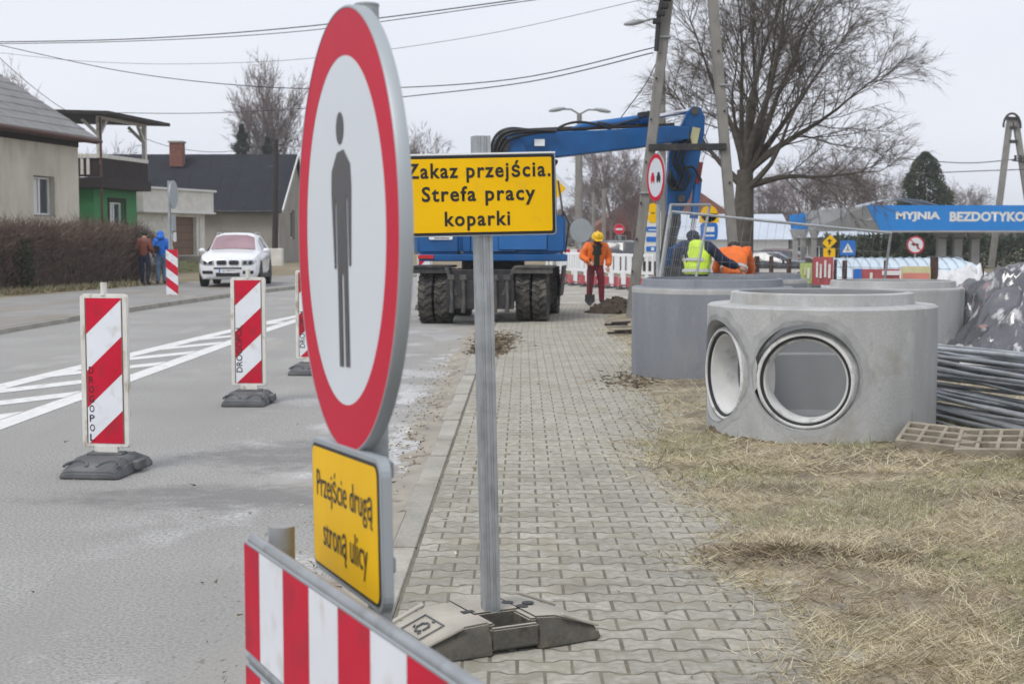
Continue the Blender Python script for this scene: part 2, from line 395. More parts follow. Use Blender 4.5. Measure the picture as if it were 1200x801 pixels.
# asphalt: dirt band along the kerb, wet patches, tyre-darkened lanes
def asphalt():
    m = M('asphalt', (.315, .308, .292), .85, var=.10, scale=.55, bump=.5, bscale=150, fine=.26, fscale=60,
          dirt=[((.285, .278, .265), .5, .52, .72, (1.6, .25, 1)), ((.40, .39, .37), 1.1, .58, .75, (1, .35, 1)), ((.37, .345, .30), .8, .60, .78, (1.5, .5, 1))])
    t = m.node_tree; n = t.nodes; L = t.links.new; b = n['Principled BSDF']
    src = b.inputs['Base Color'].links[0].from_socket
    g = n.new('ShaderNodeNewGeometry'); sp = n.new('ShaderNodeSeparateXYZ'); L(g.outputs['Position'], sp.inputs[0])
    def nse(sc, st):
        q = n.new('ShaderNodeVectorMath'); q.operation = 'MULTIPLY'; L(g.outputs['Position'], q.inputs[0]); q.inputs[1].default_value = st
        k = n.new('ShaderNodeTexNoise'); k.inputs['Scale'].default_value = sc; k.inputs['Detail'].default_value = 6; L(q.outputs[0], k.inputs['Vector']); return k.outputs['Fac']
    def math_(op, a, bb):
        q = n.new('ShaderNodeMath'); q.operation = op
        for i, v in ((0, a), (1, bb)):
            if isinstance(v, (int, float)): q.inputs[i].default_value = v
            else: L(v, q.inputs[i])
        return q.outputs[0]
    def rng(f, lo, hi):
        q = n.new('ShaderNodeMapRange'); L(f, q.inputs[0]); q.inputs[1].default_value = lo; q.inputs[2].default_value = hi; return q.outputs[0]
    def mix(f, a, bb):
        q = n.new('ShaderNodeMix'); q.data_type = 'RGBA'; L(f, q.inputs[0])
        for i, v in ((6, a), (7, bb)):
            if isinstance(v, tuple): q.inputs[i].default_value = (*v, 1)
            else: L(v, q.inputs[i])
        return q.outputs[2]
    edge = math_('ADD', sp.outputs['X'], math_('MULTIPLY', nse(1.1, (1, .5, 1)), 1.3))     # silt washed along the kerb
    silt = math_('MULTIPLY', rng(edge, -.55, .15), .85)
    c = mix(silt, src, (.36, .335, .285))
    crumbs = math_('MULTIPLY', rng(nse(26, (1, .6, 1)), .60, .70), rng(edge, -.95, -.2))
    c = mix(math_('MULTIPLY', crumbs, .7), c, (.10, .075, .05))
    pale = math_('MULTIPLY', rng(nse(.9, (1.3, .9, 1)), .53, .62), rng(math_('ADD', edge, 0), -1.9, -.9))
    grain = rng(nse(30, (1, 1, 1)), .42, .58)
    c = mix(math_('MULTIPLY', math_('MULTIPLY', pale, grain), .55), c, (.66, .65, .64))     # pale grainy patches, smoother than the asphalt
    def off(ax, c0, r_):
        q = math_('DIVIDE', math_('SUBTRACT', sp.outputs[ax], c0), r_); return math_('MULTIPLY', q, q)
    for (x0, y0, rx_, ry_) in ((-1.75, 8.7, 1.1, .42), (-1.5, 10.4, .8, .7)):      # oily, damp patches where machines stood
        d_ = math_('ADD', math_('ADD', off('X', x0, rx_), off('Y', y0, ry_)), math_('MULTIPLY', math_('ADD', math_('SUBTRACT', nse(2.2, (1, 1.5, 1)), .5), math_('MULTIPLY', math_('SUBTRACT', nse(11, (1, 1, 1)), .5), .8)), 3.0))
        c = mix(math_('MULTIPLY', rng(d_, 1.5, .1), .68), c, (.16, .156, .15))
    wet = None
    for (x0, y0, rx_, ry_) in ((-.72, 18.6, .34, 1.7), (-.80, 10.9, .30, 1.3), (-1.0, 14.2, .22, .8)):   # pale, smoother patches by the kerb
        d_ = math_('ADD', math_('ADD', off('X', x0, rx_), off('Y', y0, ry_)), math_('MULTIPLY', math_('SUBTRACT', nse(5, (1, .6, 1)), .5), 4.0))
        k_ = rng(d_, .75, .25); c = mix(math_('MULTIPLY', k_, math_('ADD', math_('MULTIPLY', grain, .5), .22)), c, (.68, .68, .69)); wet = k_ if wet is None else math_('MAXIMUM', wet, k_)
    pale = math_('MAXIMUM', pale, wet)
    L(c, b.inputs['Base Color'])
    ro = n.new('ShaderNodeMapRange'); L(pale, ro.inputs[0]); ro.inputs[3].default_value = .85; ro.inputs[4].default_value = .42; L(ro.outputs[0], b.inputs['Roughness'])
    return m
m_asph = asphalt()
m_ground = M('winter_ground', (.24, .195, .125), .95, var=.25, scale=.5, bump=.5, bscale=25, dirt=[((.15, .165, .07), .35, .52, .7), ((.13, .10, .07), 1.1, .56, .72)])
m_verge = M('straw_covered_soil', (.305, .262, .185), .95, var=.3, scale=3.5, bump=.9, bscale=45, dirt=[((.135, .108, .08), 1.3, .50, .66), ((.30, .25, .17), 6, .58, .75), ((.085, .066, .05), 5, .60, .76)])
m_sidew = M('grey_pavement', (.27, .262, .25), .9, var=.12, scale=.8, bump=.2, bscale=90, fine=.08, dirt=[((.24, .21, .165), .6, .52, .7, (1, .4, 1))])

# ------------------------------------------------------------------ setting: ground, road, kerbs, pavement
def sstep(a, b, x):
    t = min(max((x - a) / (b - a), 0), 1); return t * t * (3 - 2 * t)
def dip(x, y): return -.62 * sstep(8, 13, x) * sstep(30, 44, y)
def ground_z(x, y):
    e = road_shift(y)
    z = -.06
    z += .09 * sstep(1.95 + e, 2.25 + e, x) if y < 60 else .02
    z += .14 * sstep(-8.7 + e, -9.3 + e, x) if y < 60 else .1
    return z + dip(x, y)
xs = sorted(set([-400, -200, -120, -80, -50, -35, -25, -20] + [-18 + i * .75 for i in range(18)] + [-4, -2, 0, 1, 1.6, 1.95, 2.1, 2.25, 2.6, 3.2] + [4 + i for i in range(14)] + [20, 25, 35, 50, 80, 120, 200, 400]))
ys = sorted(set([-60, -20, -5] + [2 * i for i in range(0, 36)] + [75, 80, 90, 100, 120, 150, 200, 300, 500, 900]))
g = MB(); g.add([(x, y, ground_z(x, y)) for y in ys for x in xs], [(j * len(xs) + i, j * len(xs) + i + 1, (j + 1) * len(xs) + i + 1, (j + 1) * len(xs) + i) for j in range(len(ys) - 1) for i in range(len(xs) - 1)])
tag(g.build('ground', m_ground, smooth=60), 'winter brown ground around the road and building site', kind='structure')

def ribbon(name, m, x0, x1, z, y0, y1, n, kind='structure', label=None, z1=None):
    b = MB(); vs = []
    for i in range(n + 1):
        y = y0 + (y1 - y0) * i / n; s = road_shift(y)
        vs += [(x0 + s, y, z), (x1 + s, y, z if z1 is None else z1)]
    b.add(vs, [(2 * i, 2 * i + 1, 2 * i + 3, 2 * i + 2) for i in range(n)])
    o = b.build(name, m); return tag(o, label, kind=kind)
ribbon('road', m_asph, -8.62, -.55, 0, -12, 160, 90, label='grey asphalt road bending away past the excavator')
# road widens past the working area (the side where the plastic barriers stand)
ribbon('side_road', m_asph, -.55, 6.5, -.004, 33, 120, 40, label='asphalt beyond the end of the block paved pavement')
mk = MB()
def line(x0, xb, wd, y0, y1, n=30):
    vs = []
    for i in range(n + 1):
        t = i / n; y = y0 + (y1 - y0) * t; x = x0 + (xb - x0) * t + road_shift(y)
        vs += [(x - wd / 2, y, .004), (x + wd / 2, y, .004)]
    mk.add(vs, [(2 * i, 2 * i + 1, 2 * i + 3, 2 * i + 2) for i in range(n)])
line(-4.42, -4.42, .23, 2, 34); line(-5.95, -4.66, .25, 9, 29.5)
y = 8.4
while y < 26:
    xl = -5.95 + (y - 9) / 20.5 * 1.29; x0 = -4.53
    if x0 - xl > .25:
        q = (x0 - xl) * 1.55
        a, b_ = xl + .10 + road_shift(y), x0 - .015 + road_shift(y + q)
        mk.add([(a, y, .0042), (a, y + .62, .0042), (b_, y + q + .62, .0042), (b_, y + q, .0042)], [(3, 2, 1, 0)])
    y += 1.95
tag(mk.build('road_marking', m_paintw), 'white hatched centre marking narrowing along the road', kind='structure')

ribbon('left_pavement', m_sidew, -13.6, -8.74, .085, -5, 62, 60, label='grey pavement in front of the hedge and houses')
lk = MB()
for i in range(62):
    y0_, y1_ = 5 + i, 5.994 + i; low = .079 if (y0_ < 27 or y0_ > 44) else .10
    s0, s1 = road_shift(y0_), road_shift(y1_)
    lk.add([(-8.74 + s0, y0_, -.03), (-8.60 + s0, y0_, -.03), (-8.60 + s1, y1_, -.03), (-8.74 + s1, y1_, -.03), (-8.74 + s0, y0_, low), (-8.62 + s0, y0_, low), (-8.62 + s1, y1_, low), (-8.74 + s1, y1_, low)],
           [(0, 3, 2, 1), (4, 5, 6, 7), (0, 1, 5, 4), (1, 2, 6, 5), (2, 3, 7, 6), (3, 0, 4, 7)])
tag(lk.build('left_kerb', m_kerb), 'low concrete kerb along the far side of the road', kind='structure')

EDGE = [(2, 1.0), (4.5, 1.13), (5.2, 1.20), (5.7, 1.26), (6.2, 1.16), (6.6, .98), (6.9, .93), (7.15, 1.05), (7.6, 1.28), (8.3, 1.22), (9, 1.08), (9.8, 1.02), (10.6, 1.05), (11.3, 1.2), (12.5, 1.34), (15, 1.40), (17, 1.52), (21, 1.70), (24, 1.6), (27, 1.75), (31, 2.3), (34, 3)]
def edge(y):
    for (a, b), (c, d) in zip(EDGE, EDGE[1:]):
        if a <= y <= c: return b + (d - b) * (y - a) / (c - a)
    return EDGE[0][1] if y < 2 else EDGE[-1][1]
# block pavement: bone shaped pavers in running bond
PL, PP = .2, .1425
PZ = .05
def paver_mesh(half=0):
    a = .0785; b = .0500; g_ = .0962
    top = [(-g_, a), (-.068, a), (-.036, b), (.036, b), (.068, a), (g_, a)]
    if half == 1: top = [(.0025, b), (.036, b), (.068, a), (g_, a)]
    if half == -1: top = [(-g_, a), (-.068, a), (-.036, b), (-.0025, b)]
    poly = [(x, -y) for x, y in top] + [(x, y) for x, y in reversed(top)]
    n = len(poly); cx = sum(p[0] for p in poly) / n
    inn = [(cx + (x - cx) * .955, y * .945) for x, y in poly]
    vs = [(x, y, 0) for x, y in inn] + [(x, y, -.004) for x, y in poly] + [(x, y, -.02) for x, y in poly]
    fs = [tuple(range(n))] + [(i + n, (i + 1) % n + n, (i + 1) % n, i) for i in range(n)] + [(i + 2 * n, (i + 1) % n + 2 * n, (i + 1) % n + n, i + n) for i in range(n)]
    return vs, fs
bed = ribbon('pavement', m_bed, -.485, 2.2, PZ - .0010, 1.5, 33.5, 60, label='block paved pavement leading past the signs to the excavator')
pm = {}
for h in (0, 1, -1):
    vs, fs = paver_mesh(h); me = bpy.data.meshes.new('paver'); me.from_pydata(vs, [], fs); me.materials.append(m_paver); pm[h] = (me, vs, fs)
rest = MB(); npv = 0
for r_ in range(0, 214):
    y = 3.2 + r_ * PP; s = road_shift(y); off = 0 if r_ % 2 == 0 else .1
    for c_ in range(-1, 13):
        x = -.475 + .1 + c_ * PL + off; h = 0
        if c_ == -1:
            if off == 0: continue
            h = 1
        if x > 2.15: continue
        dz, ax, ay = abs(rnd.gauss(0, .0013)), rnd.gauss(0, .004), rnd.gauss(0, .005)
        xw = x + s + rnd.gauss(0, .0012); yw = y + rnd.gauss(0, .0012)
        vis = y > 4.85 and xw < edge(y) + .12 and not (y < 5.8 and xw < -.2 - (y - 4.85) * .5)
        if vis and npv < 300:
            o = bpy.data.objects.new('paver', pm[h][0]); COL.objects.link(o); o.parent = bed
            o.location = (xw, yw, PZ + dz); o.rotation_euler = (ax, ay, rnd.gauss(0, .006)); npv += 1
        else:
            rest.add([(xw + p[0], yw + p[1], PZ + dz + p[2] + p[0] * ay + p[1] * ax) for p in pm[h][1]], pm[h][2])
rp = rest.build('pavers', m_paver, bed, fix=False); rp['kind'] = 'stuff'
# kerb stones beside the pavement
kerb = bpy.data.objects.new('kerb', None); COL.objects.link(kerb); tag(kerb, 'flush concrete kerb between asphalt and block pavement', kind='structure')
for i in range(33):
    y0_ = 2.1 + i; s0, s1 = road_shift(y0_), road_shift(y0_ + .975); z = PZ + rnd.uniform(-.010, .010)
    b = MB(); x0, x1 = -.64 + rnd.gauss(0, .007), -.49
    b.add([(x0 + s0, y0_, -.04), (x1 + s0, y0_, -.04), (x1 + s1, y0_ + .975, -.04), (x0 + s1, y0_ + .975, -.04), (x0 + .012 + s0, y0_, z), (x1 + s0, y0_, z), (x1 + s1, y0_ + .975, z), (x0 + .012 + s1, y0_ + .975, z)],
          [(0, 3, 2, 1), (4, 5, 6, 7), (0, 1, 5, 4), (1, 2, 6, 5), (2, 3, 7, 6), (3, 0, 4, 7)])
    b.build('kerb_stone', m_kerb, kerb, bevel=.008)
# silt wedge lying against the kerb
sb = MB(); vs = []; n = 620
for i in range(n + 1):
    y = 2 + i * .05; s = road_shift(y)
    wd = .16 + .28 * noise.noise(V((0, y * .35, 3))) + .16 * noise.noise(V((0, y * 1.7, 8))) + .10 * noise.noise(V((0, y * 6, 5))) + .05 * noise.noise(V((0, y * 17, 2)))
    hz = .028 + .022 * noise.noise(V((2, y * .6, 1)))
    vs += [(-.64 + s - max(wd, .03) - .10, y, -.002), (-.64 + s - max(wd, .03) * .4, y, hz * .55), (-.625 + s, y, hz)]
sb.add(vs, [(3 * i + k, 3 * i + k + 1, 3 * i + k + 4, 3 * i + k + 3) for i in range(n) for k in range(2)])
m_silt = M('road_silt', (.33, .30, .25), .95, var=.2, scale=2.5, bump=.7, bscale=60, dirt=[((.15, .115, .08), 5, .56, .7), ((.37, .34, .29), 2, .58, .75)])
tag(sb.build('silt', m_silt, smooth=60), 'sandy silt washed up against the kerb', kind='stuff')

# verge: soil with dry straw lying over the pavement edge
def verge_z(x, y):
    d = x - edge(y)
    z = .052 + .012 * sstep(0, .5, d) + .02 * noise.noise(V((x * 1.3, y * 1.3, 0))) * sstep(0, .4, d) + .016 * noise.noise(V((x * 4.5, y * 4.5, 5))) * sstep(0, .2, d)
    z += .028 * math.exp(-((x - 1.35) ** 2 / .12 + (y - 6.85) ** 2 / .08))
    z += .07 * math.exp(-((x - 3.4) ** 2 / .25 + (y - 8.3) ** 2 / .08))
    return z
NU, NVV = 90, 190
vb = MB(); vs = []
for j in range(NVV):
    y = 2.5 + 31 * (j / (NVV - 1)) ** 1.35
    e = edge(y) + .07 * noise.noise(V((0, y * 5, 0))) + .05 * noise.noise(V((4, y * 14, 0)))
    for i in range(NU):
        x = e + (14 - e) * (i / (NU - 1)) ** 1.8
        z = verge_z(x, y) if i else .0515
        z -= sstep(10, 14, x) * .07; 
        vs.append((x, y, z + dip(x, y)))
vb.add(vs, [(j * NU + i, j * NU + i + 1, (j + 1) * NU + i + 1, (j + 1) * NU + i) for j in range(NVV - 1) for i in range(NU - 1)])
tag(vb.build('verge', m_verge, smooth=80), 'straw covered verge beside the block pavement', kind='structure')

rs = np.random.RandomState(11)
def scatter_straw(n, ymin, ymax, xmax, length, name, label):
    bs, ts, ws, ms = [], [], [], []
    for _ in range(n):
        y = ymin + (ymax - ymin) * rs.rand() ** 1.4
        x = edge(y) - .10 + (min(xmax, .39 * y + 1.3) - edge(y) + .1) * rs.rand()
        if rs.rand() < .05: x = edge(y) - abs(rs.normal()) * .16
        d = x - edge(y)
        if d < .05 and rs.rand() > .55: continue
        dens = noise.noise(V((x * 1.6, y * 1.6, 2))) * .8 + noise.noise(V((x * 5, y * 5, 7))) * .5
        if rs.rand() > .80 + dens * 1.2: continue
        z = max(verge_z(x, y), PZ) if d > 0 else PZ + .002
        a = rs.rand() * 6.283 if rs.rand() < .8 else noise.noise(V((x * .9, y * .9, 4))) * 6 + rs.normal() * .5
        L_ = length * (.3 + rs.rand() ** 1.5 * 1.4); el = abs(rs.normal()) * .30
        gr = noise.noise(V((x * 1.1, y * 1.1, 9))) > .10
        if gr and rs.rand() < .3: el = .5 + rs.rand() * .8; mi = 3; L_ *= .75
        else: mi = (0, 0, 1, 2)[rs.randint(4)] if dens > -.15 else (0, 2, 2)[rs.randint(3)]
        bs.append((x, y, z - .004)); ts.append((x + L_ * math.cos(a) * math.cos(el), y + L_ * math.sin(a) * math.cos(el), z + .004 + L_ * math.sin(el)))
        ws.append(.003 + .004 * rs.rand()); ms.append(mi)
    o = blades(name, np.array(bs), np.array(ts), np.array(ws) * (length / .11), [m_straw, m_straw2, m_straw3, m_grass], ms)
    tag(o, label, kind='stuff')
def litter(name, label, spots, mats, size):
    B0, B1, ms = [], [], []
    for cx_, cy_, sx, sy, n_, z_ in spots:
        for _ in range(n_):
            y = cy_ + rs.normal() * sy; x = cx_ + rs.normal() * sx + road_shift(y); a = rs.rand() * 6.283; L_ = size * (.3 + rs.rand())
            B0.append((x, y, z_ + .001)); B1.append((x + L_ * math.cos(a), y + L_ * math.sin(a), z_ + .004 + .012 * rs.rand())); ms.append(rs.randint(len(mats)))
    tag(blades(name, np.array(B0), np.array(B1), size * (.12 + .35 * rs.rand(len(B0))), mats, ms), label, kind='stuff')
litter('soil_spill', 'reddish soil and leaves spilled across the kerb behind the sign post', [(-.40, 19.6, .13, .5, 700, PZ), (-.36, 21.6, .16, .8, 900, PZ), (1.25, 15.3, .2, .5, 350, PZ)], [m_stain, m_soil, m_straw3], .09)
litter('road_litter', 'small dark crumbs, leaves and grit along the kerb', [(-.85, 12, .14, 4, 900, .012), (-1.0, 9, .25, 2.5, 160, .003), (-1.6, 11, 1.2, 5, 60, .003), (.4, 9, .8, 4, 60, PZ + .002)], [m_stain, m_soil, m_straw3, m_straw2], .035)
scatter_straw(150000, 4.4, 11, 5.6, .078, 'dry_grass', 'dry straw and grass lying on the near verge')
scatter_straw(26000, 9, 24, 6.5, .14, 'dry_grass', 'dry straw around the concrete rings')

# torn turf and clods on the brown bare patches of the verge
bs, ts, ms = [], [], []
for cx_, cy_, rx_, ry_, n_ in ((1.30, 6.82, .40, .20, 1900), (1.75, 6.7, .6, .3, 1500), (3.4, 8.3, .6, .3, 700), (2.6, 6.2, .9, .4, 1200)):
    for _ in range(n_):
        a = rs.rand() * 6.283; d = abs(rs.normal()) * .6; x, y = cx_ + rx_ * d * math.cos(a) * 1.1, cy_ + ry_ * d * math.sin(a)
        if x < edge(y) - .06: continue
        z = max(verge_z(x, y), PZ); L_ = .02 + .06 * rs.rand(); a2 = rs.rand() * 6.283; el = rs.normal() * .22
        bs.append((x, y, z - .005)); ts.append((x + L_ * math.cos(a2), y + L_ * math.sin(a2), z + abs(L_ * math.sin(el)) + .006)); ms.append((0, 1, 1, 2)[rs.randint(4)])
tag(blades('torn_turf', np.array(bs), np.array(ts), .004 + .012 * rs.rand(len(bs)) ** 3, [m_straw3, m_stain, m_straw], ms), 'torn brown turf and soil on the verge', kind='stuff')
# ------------------------------------------------------------------ foreground signs
# yellow work zone plate on a plastic foot
wz = thing('work_zone_sign', 'yellow rectangular plate reading Zakaz przejścia on a fluted post in a plastic foot', 'sign', (-.080, 5.40, PZ), 0)
FR = R(27)
fb = MB(Matrix.Rotation(FR, 4, 'Z'))
def foot_section(x, hw, ht, hb=.0): return [(x, -hw, hb), (x, -hw + .005, ht * .55), (x, -hw + .035, ht), (x, hw - .035, ht), (x, hw - .005, ht * .55), (x, hw, hb)]
def loft(mb, secs):
    n = len(secs[0]); vs = [p for s_ in secs for p in s_]; fs = []
    for i in range(len(secs) - 1):
        for j in range(n):
            a, b = i * n + j, i * n + (j + 1) % n
            fs.append((a, b, b + n, a + n))
    fs += [tuple(range(n - 1, -1, -1)), tuple(range((len(secs) - 1) * n, len(secs) * n))]
    mb.add(vs, fs)
# two end blocks with sloping tops, bridged by a recessed middle with a grip slot
loft(fb, [foot_section(-.39, .17, .035), foot_section(-.37, .19, .05), foot_section(-.21, .205, .115), foot_section(-.09, .205, .122)])
loft(fb, [foot_section(.10, .205, .122), foot_section(.19, .205, .115), foot_section(.37, .19, .055), foot_section(.395, .165, .03)])
fb.box((.005, .085, .072), (.20, .24, .10)); fb.box((.005, -.185, .060), (.20, .030, .085)); fb.box((.005, -.10, .018), (.20, .14, .022)); fb.box((-.085, -.10, .066), (.035, .15, .10)); fb.box((.095, -.10, .066), (.035, .15, .10))
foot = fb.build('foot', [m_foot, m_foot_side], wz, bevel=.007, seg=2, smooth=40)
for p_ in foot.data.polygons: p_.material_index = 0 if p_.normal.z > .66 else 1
q0 = Matrix.Rotation(FR, 4, 'Z')
hb = MB(q0)
for x, y in ((.10, .06), (.17, .02), (.125, -.015)): hb.lathe([(.024, .121), (.024, .1235), (.0, .1235)], 20, (x, y, 0))
hb.box((-.10, .00, .1226), (.05, .032, .003))
hb.build('socket_holes', m_black, foot)
# recessed logo tile on the sloping end, recycling arrows
ang = math.atan2(.115 - .05, .16)
lt = MB(q0 @ Matrix.Translation((-.29, 0, .0855)) @ Matrix.Rotation(-ang, 4, 'Y') @ Matrix.Rotation(R(90), 4, 'Z'))
for x0, y0_, sx, sy in ((0, .055, .17, .005), (0, -.055, .17, .005), (-.085, 0, .005, .115), (.085, 0, .005, .115)): lt.box((x0, y0_, .002), (sx, sy, .004))
for k in range(3):
    a = R(90 + 120 * k); p = (.032 * math.cos(a), .030 * math.sin(a)); d = a + R(90)
    for dd, ll in ((d + R(30), .03), (d - R(30) + R(180), .03)):
        lt.box((p[0] + math.cos(dd) * ll * .4, p[1] + math.sin(dd) * ll * .4, .0025), (ll, .008, .004), (0, 0, dd))
    lt.box((p[0] + math.cos(d) * .034, p[1] + math.sin(d) * .034, .0025), (.016, .006, .004), (0, 0, d + R(70)))
lt.build('recycling_mark', m_foot_dark, foot)
for sy in (-1, 1):
    for sx in (-1, 1): rb = MB(q0); rb.bar((sx * .375, sy * .172, .056), (sx * .205, sy * .185, .121), .022, .012); rb.build('edge_rib', m_foot, foot, bevel=.003)
# post, leaning a little
LEAN = R(-1.15)
QL = Matrix.Rotation(LEAN, 4, 'Y')
def flute(s, g_=.004):
    o = []
    for k in range(4):
        a = R(90 * k); ca, sa = math.cos(a), math.sin(a)
        for t, dep in ((-.46, 0), (-.28, 0), (-.25, g_), (-.12, g_), (-.09, 0), (.09, 0), (.12, g_), (.25, g_), (.28, 0), (.46, 0)):
            x, y = s / 2 - dep, t * s
            o.append((x * ca - y * sa, x * sa + y * ca))
    return o
pb = MB(QL @ Matrix.Rotation(R(14), 4, 'Z')); pb.prism(flute(.064), .11, 1.93); pb.build('post', m_galv, wz)
PT = QL @ Matrix.Translation((-.014, -.045, 1.708))
sp_ = MB(PT @ UPR)
sp_.prism(rrect(.585, .304, .012, 3), -.018, 0)
plate = sp_.build('sign_plate', m_backgrey, wz)
b = MB(PT @ UPR); b.flat(rrect(.578, .296, .01, 3), .0015); b.build('black_border', m_black, plate)
b = MB(PT @ UPR); b.flat(rrect(.556, .275, .006, 3), .003); b.build('yellow_face', m_yellow, plate)
b = MB(PT @ Matrix.Translation((0, 0, .154))); b.box((0, .01, 0), (.585, .03, .006)); b.build('edge_fold', m_white, plate)
TQ = PT @ UPR
for s_, x, y, wd, h_ in (('Zakaz przejścia.', .004, .0870, .540, .080), ('Strefa pracy', .003, -.002, .425, .074), ('koparki', -.003, -.095, .245, .072)):
    text_mesh(s_, m_black, plate, TQ @ Matrix.Translation((x, y, .0045)), wd, h_, .022, space=1.16)
b = MB(QL); 
for z in (1.60, 1.83): b.box((0.012, 0, z), (.10, .082, .028))
b.build('clamp', m_galv2, wz, bevel=.004)

# round no pedestrians sign with its lower plate on one post
ns = thing('no_pedestrian_sign', 'big round red and white sign with a standing figure, seen nearly edge on', 'sign', (-.326, 2.92, .012), -R(70.3), ry=-R(3.6))
ZC = 1.603
b = MB(face_at(0, 0, ZC)); b.lathe([(0, -.026), (.468, -.026), (.468, -.004), (.465, 0), (.462, .0), (.462, -.003), (0, -.003)], 96)
disc = b.build('sign_disc', m_backgrey, ns, smooth=40)
b = MB(); ringflat(b, .366, .4615, -.001, face_at(0, 0, ZC), 96); b.build('red_ring', m_signred, disc)
b = MB(face_at(0, 0, ZC)); b.flat(circ(.3665, 96), -.0015); b.build('white_field', m_signwhite, disc)
b = MB(face_at(0, 0, ZC)); b.flat(circ(.034, 24, (0, .218)), 0)
body = [(-.030, .170), (.030, .170), (.085, .135), (.092, .09), (.076, -.075), (.060, -.075), (.058, .06), (.047, .075), (.047, -.285), (.010, -.285), (.008, -.09), (-.008, -.09), (-.010, -.285), (-.047, -.285), (-.047, .075), (-.058, .06), (-.060, -.075), (-.076, -.075), (-.092, .09), (-.085, .135)]
b.flat(body, .0); b.build('pedestrian_figure', m_pict, disc)
b = MB(face_at(0, 0, 0)); QP = face_at(-.010, .005, 1.000)
b = MB(QP); b.prism(rrect(.640, .300, .035, 5), -.022, -.002); b.prism(rrect(.640, .300, .035, 5), -.002, .0005)
lp = b.build('lower_plate', m_backgrey, ns, bevel=.003)
b = MB(QP); b.flat(rrect(.616, .278, .028, 5), .0018); b.build('black_border', m_black, lp)
b = MB(QP); b.flat(rrect(.602, .264, .022, 5), .003); b.build('yellow_face', m_yellow, lp)
text_mesh('Przejście drugą', m_black, lp, QP @ Matrix.Translation((.005, .046, .0045)), .515, .084, .0)
text_mesh('stroną ulicy', m_black, lp, QP @ Matrix.Translation((.012, -.062, .0045)), .41, .084, .0)
b = MB(); b.tube([(.02, .06, .02), (.02, .06, 2.075)], .026, 16); b.tube([(.02, .06, 2.075), (.02, .06, 2.08)], .027, 16); b.build('post', m_galv2, ns, smooth=40)
for z in (1.96, 1.36, 1.10, .90): b = MB(); b.box((.01, .05, z), (.10, .075, .035)); b.build('clamp', m_galv2, ns, bevel=.004)
for z in (1.96, 1.36): b = MB(); b.tube([(.03, .085, z), (.03, .11, z)], .007, 6); b.build('bolt', m_galv2, ns)

# striped barrier
BA = R(90 - 26.5)
bar = thing('striped_barrier', 'waist high barrier of red and white striped boards with steel frame in front', 'barrier', (-.590, 3.10, -.070), -BA)
def stripe_board(z0, z1, L_, first, name):
    b = MB(); b.box((L_ / 2, .008, (z0 + z1) / 2), (L_, .018, z1 - z0)); bd = b.build(name, m_backgrey, bar, bevel=.002)
    x = 0; k = 0
    while x < L_ - .001:
        e = min(x + (first if k == 0 else .166), L_)
        b = MB(); b.add([(x + .001, -.002, z0 + .006), (e, -.002, z0 + .006), (e, -.002, z1 - .006), (x + .001, -.002, z1 - .006)], [(0, 1, 2, 3)])
        b.build('white_stripe' if k % 2 else 'red_stripe', m_whitef if k % 2 else m_redf, bd); x = e; k += 1
stripe_board(.755, 1.005, 2.2, .115, 'board'); stripe_board(.48, .73, 2.2, .115, 'board')
b = MB()
b.tube([(-.01, .012, .985), (.03, .012, 1.010), (2.2, .012, 1.010)], .0125, 10); b.tube([(-.005, .012, .742), (2.2, .012, .742)], .0115, 10); b.tube([(0, .012, .47), (2.2, .012, .47)], .011, 10)
b.build('rail', m_galv, bar, smooth=50)
for x in (.03, 1.9):
    b = MB(); b.tube([(x, .075, 0), (x, .075, 1.035 if x < 1 else 1.0)], .029, 14); b.build('post', m_galv2, bar, smooth=50)
    b = MB(); b.box((x, .075, .06), (.42, .72, .12)); b.build('foot', m_foot_dark, bar, bevel=.02)
    b = MB(); b.box((x, .04, .88), (.05, .06, .03)); b.box((x, .04, .6), (.05, .06, .03)); b.build('clamp', m_galv2, bar)

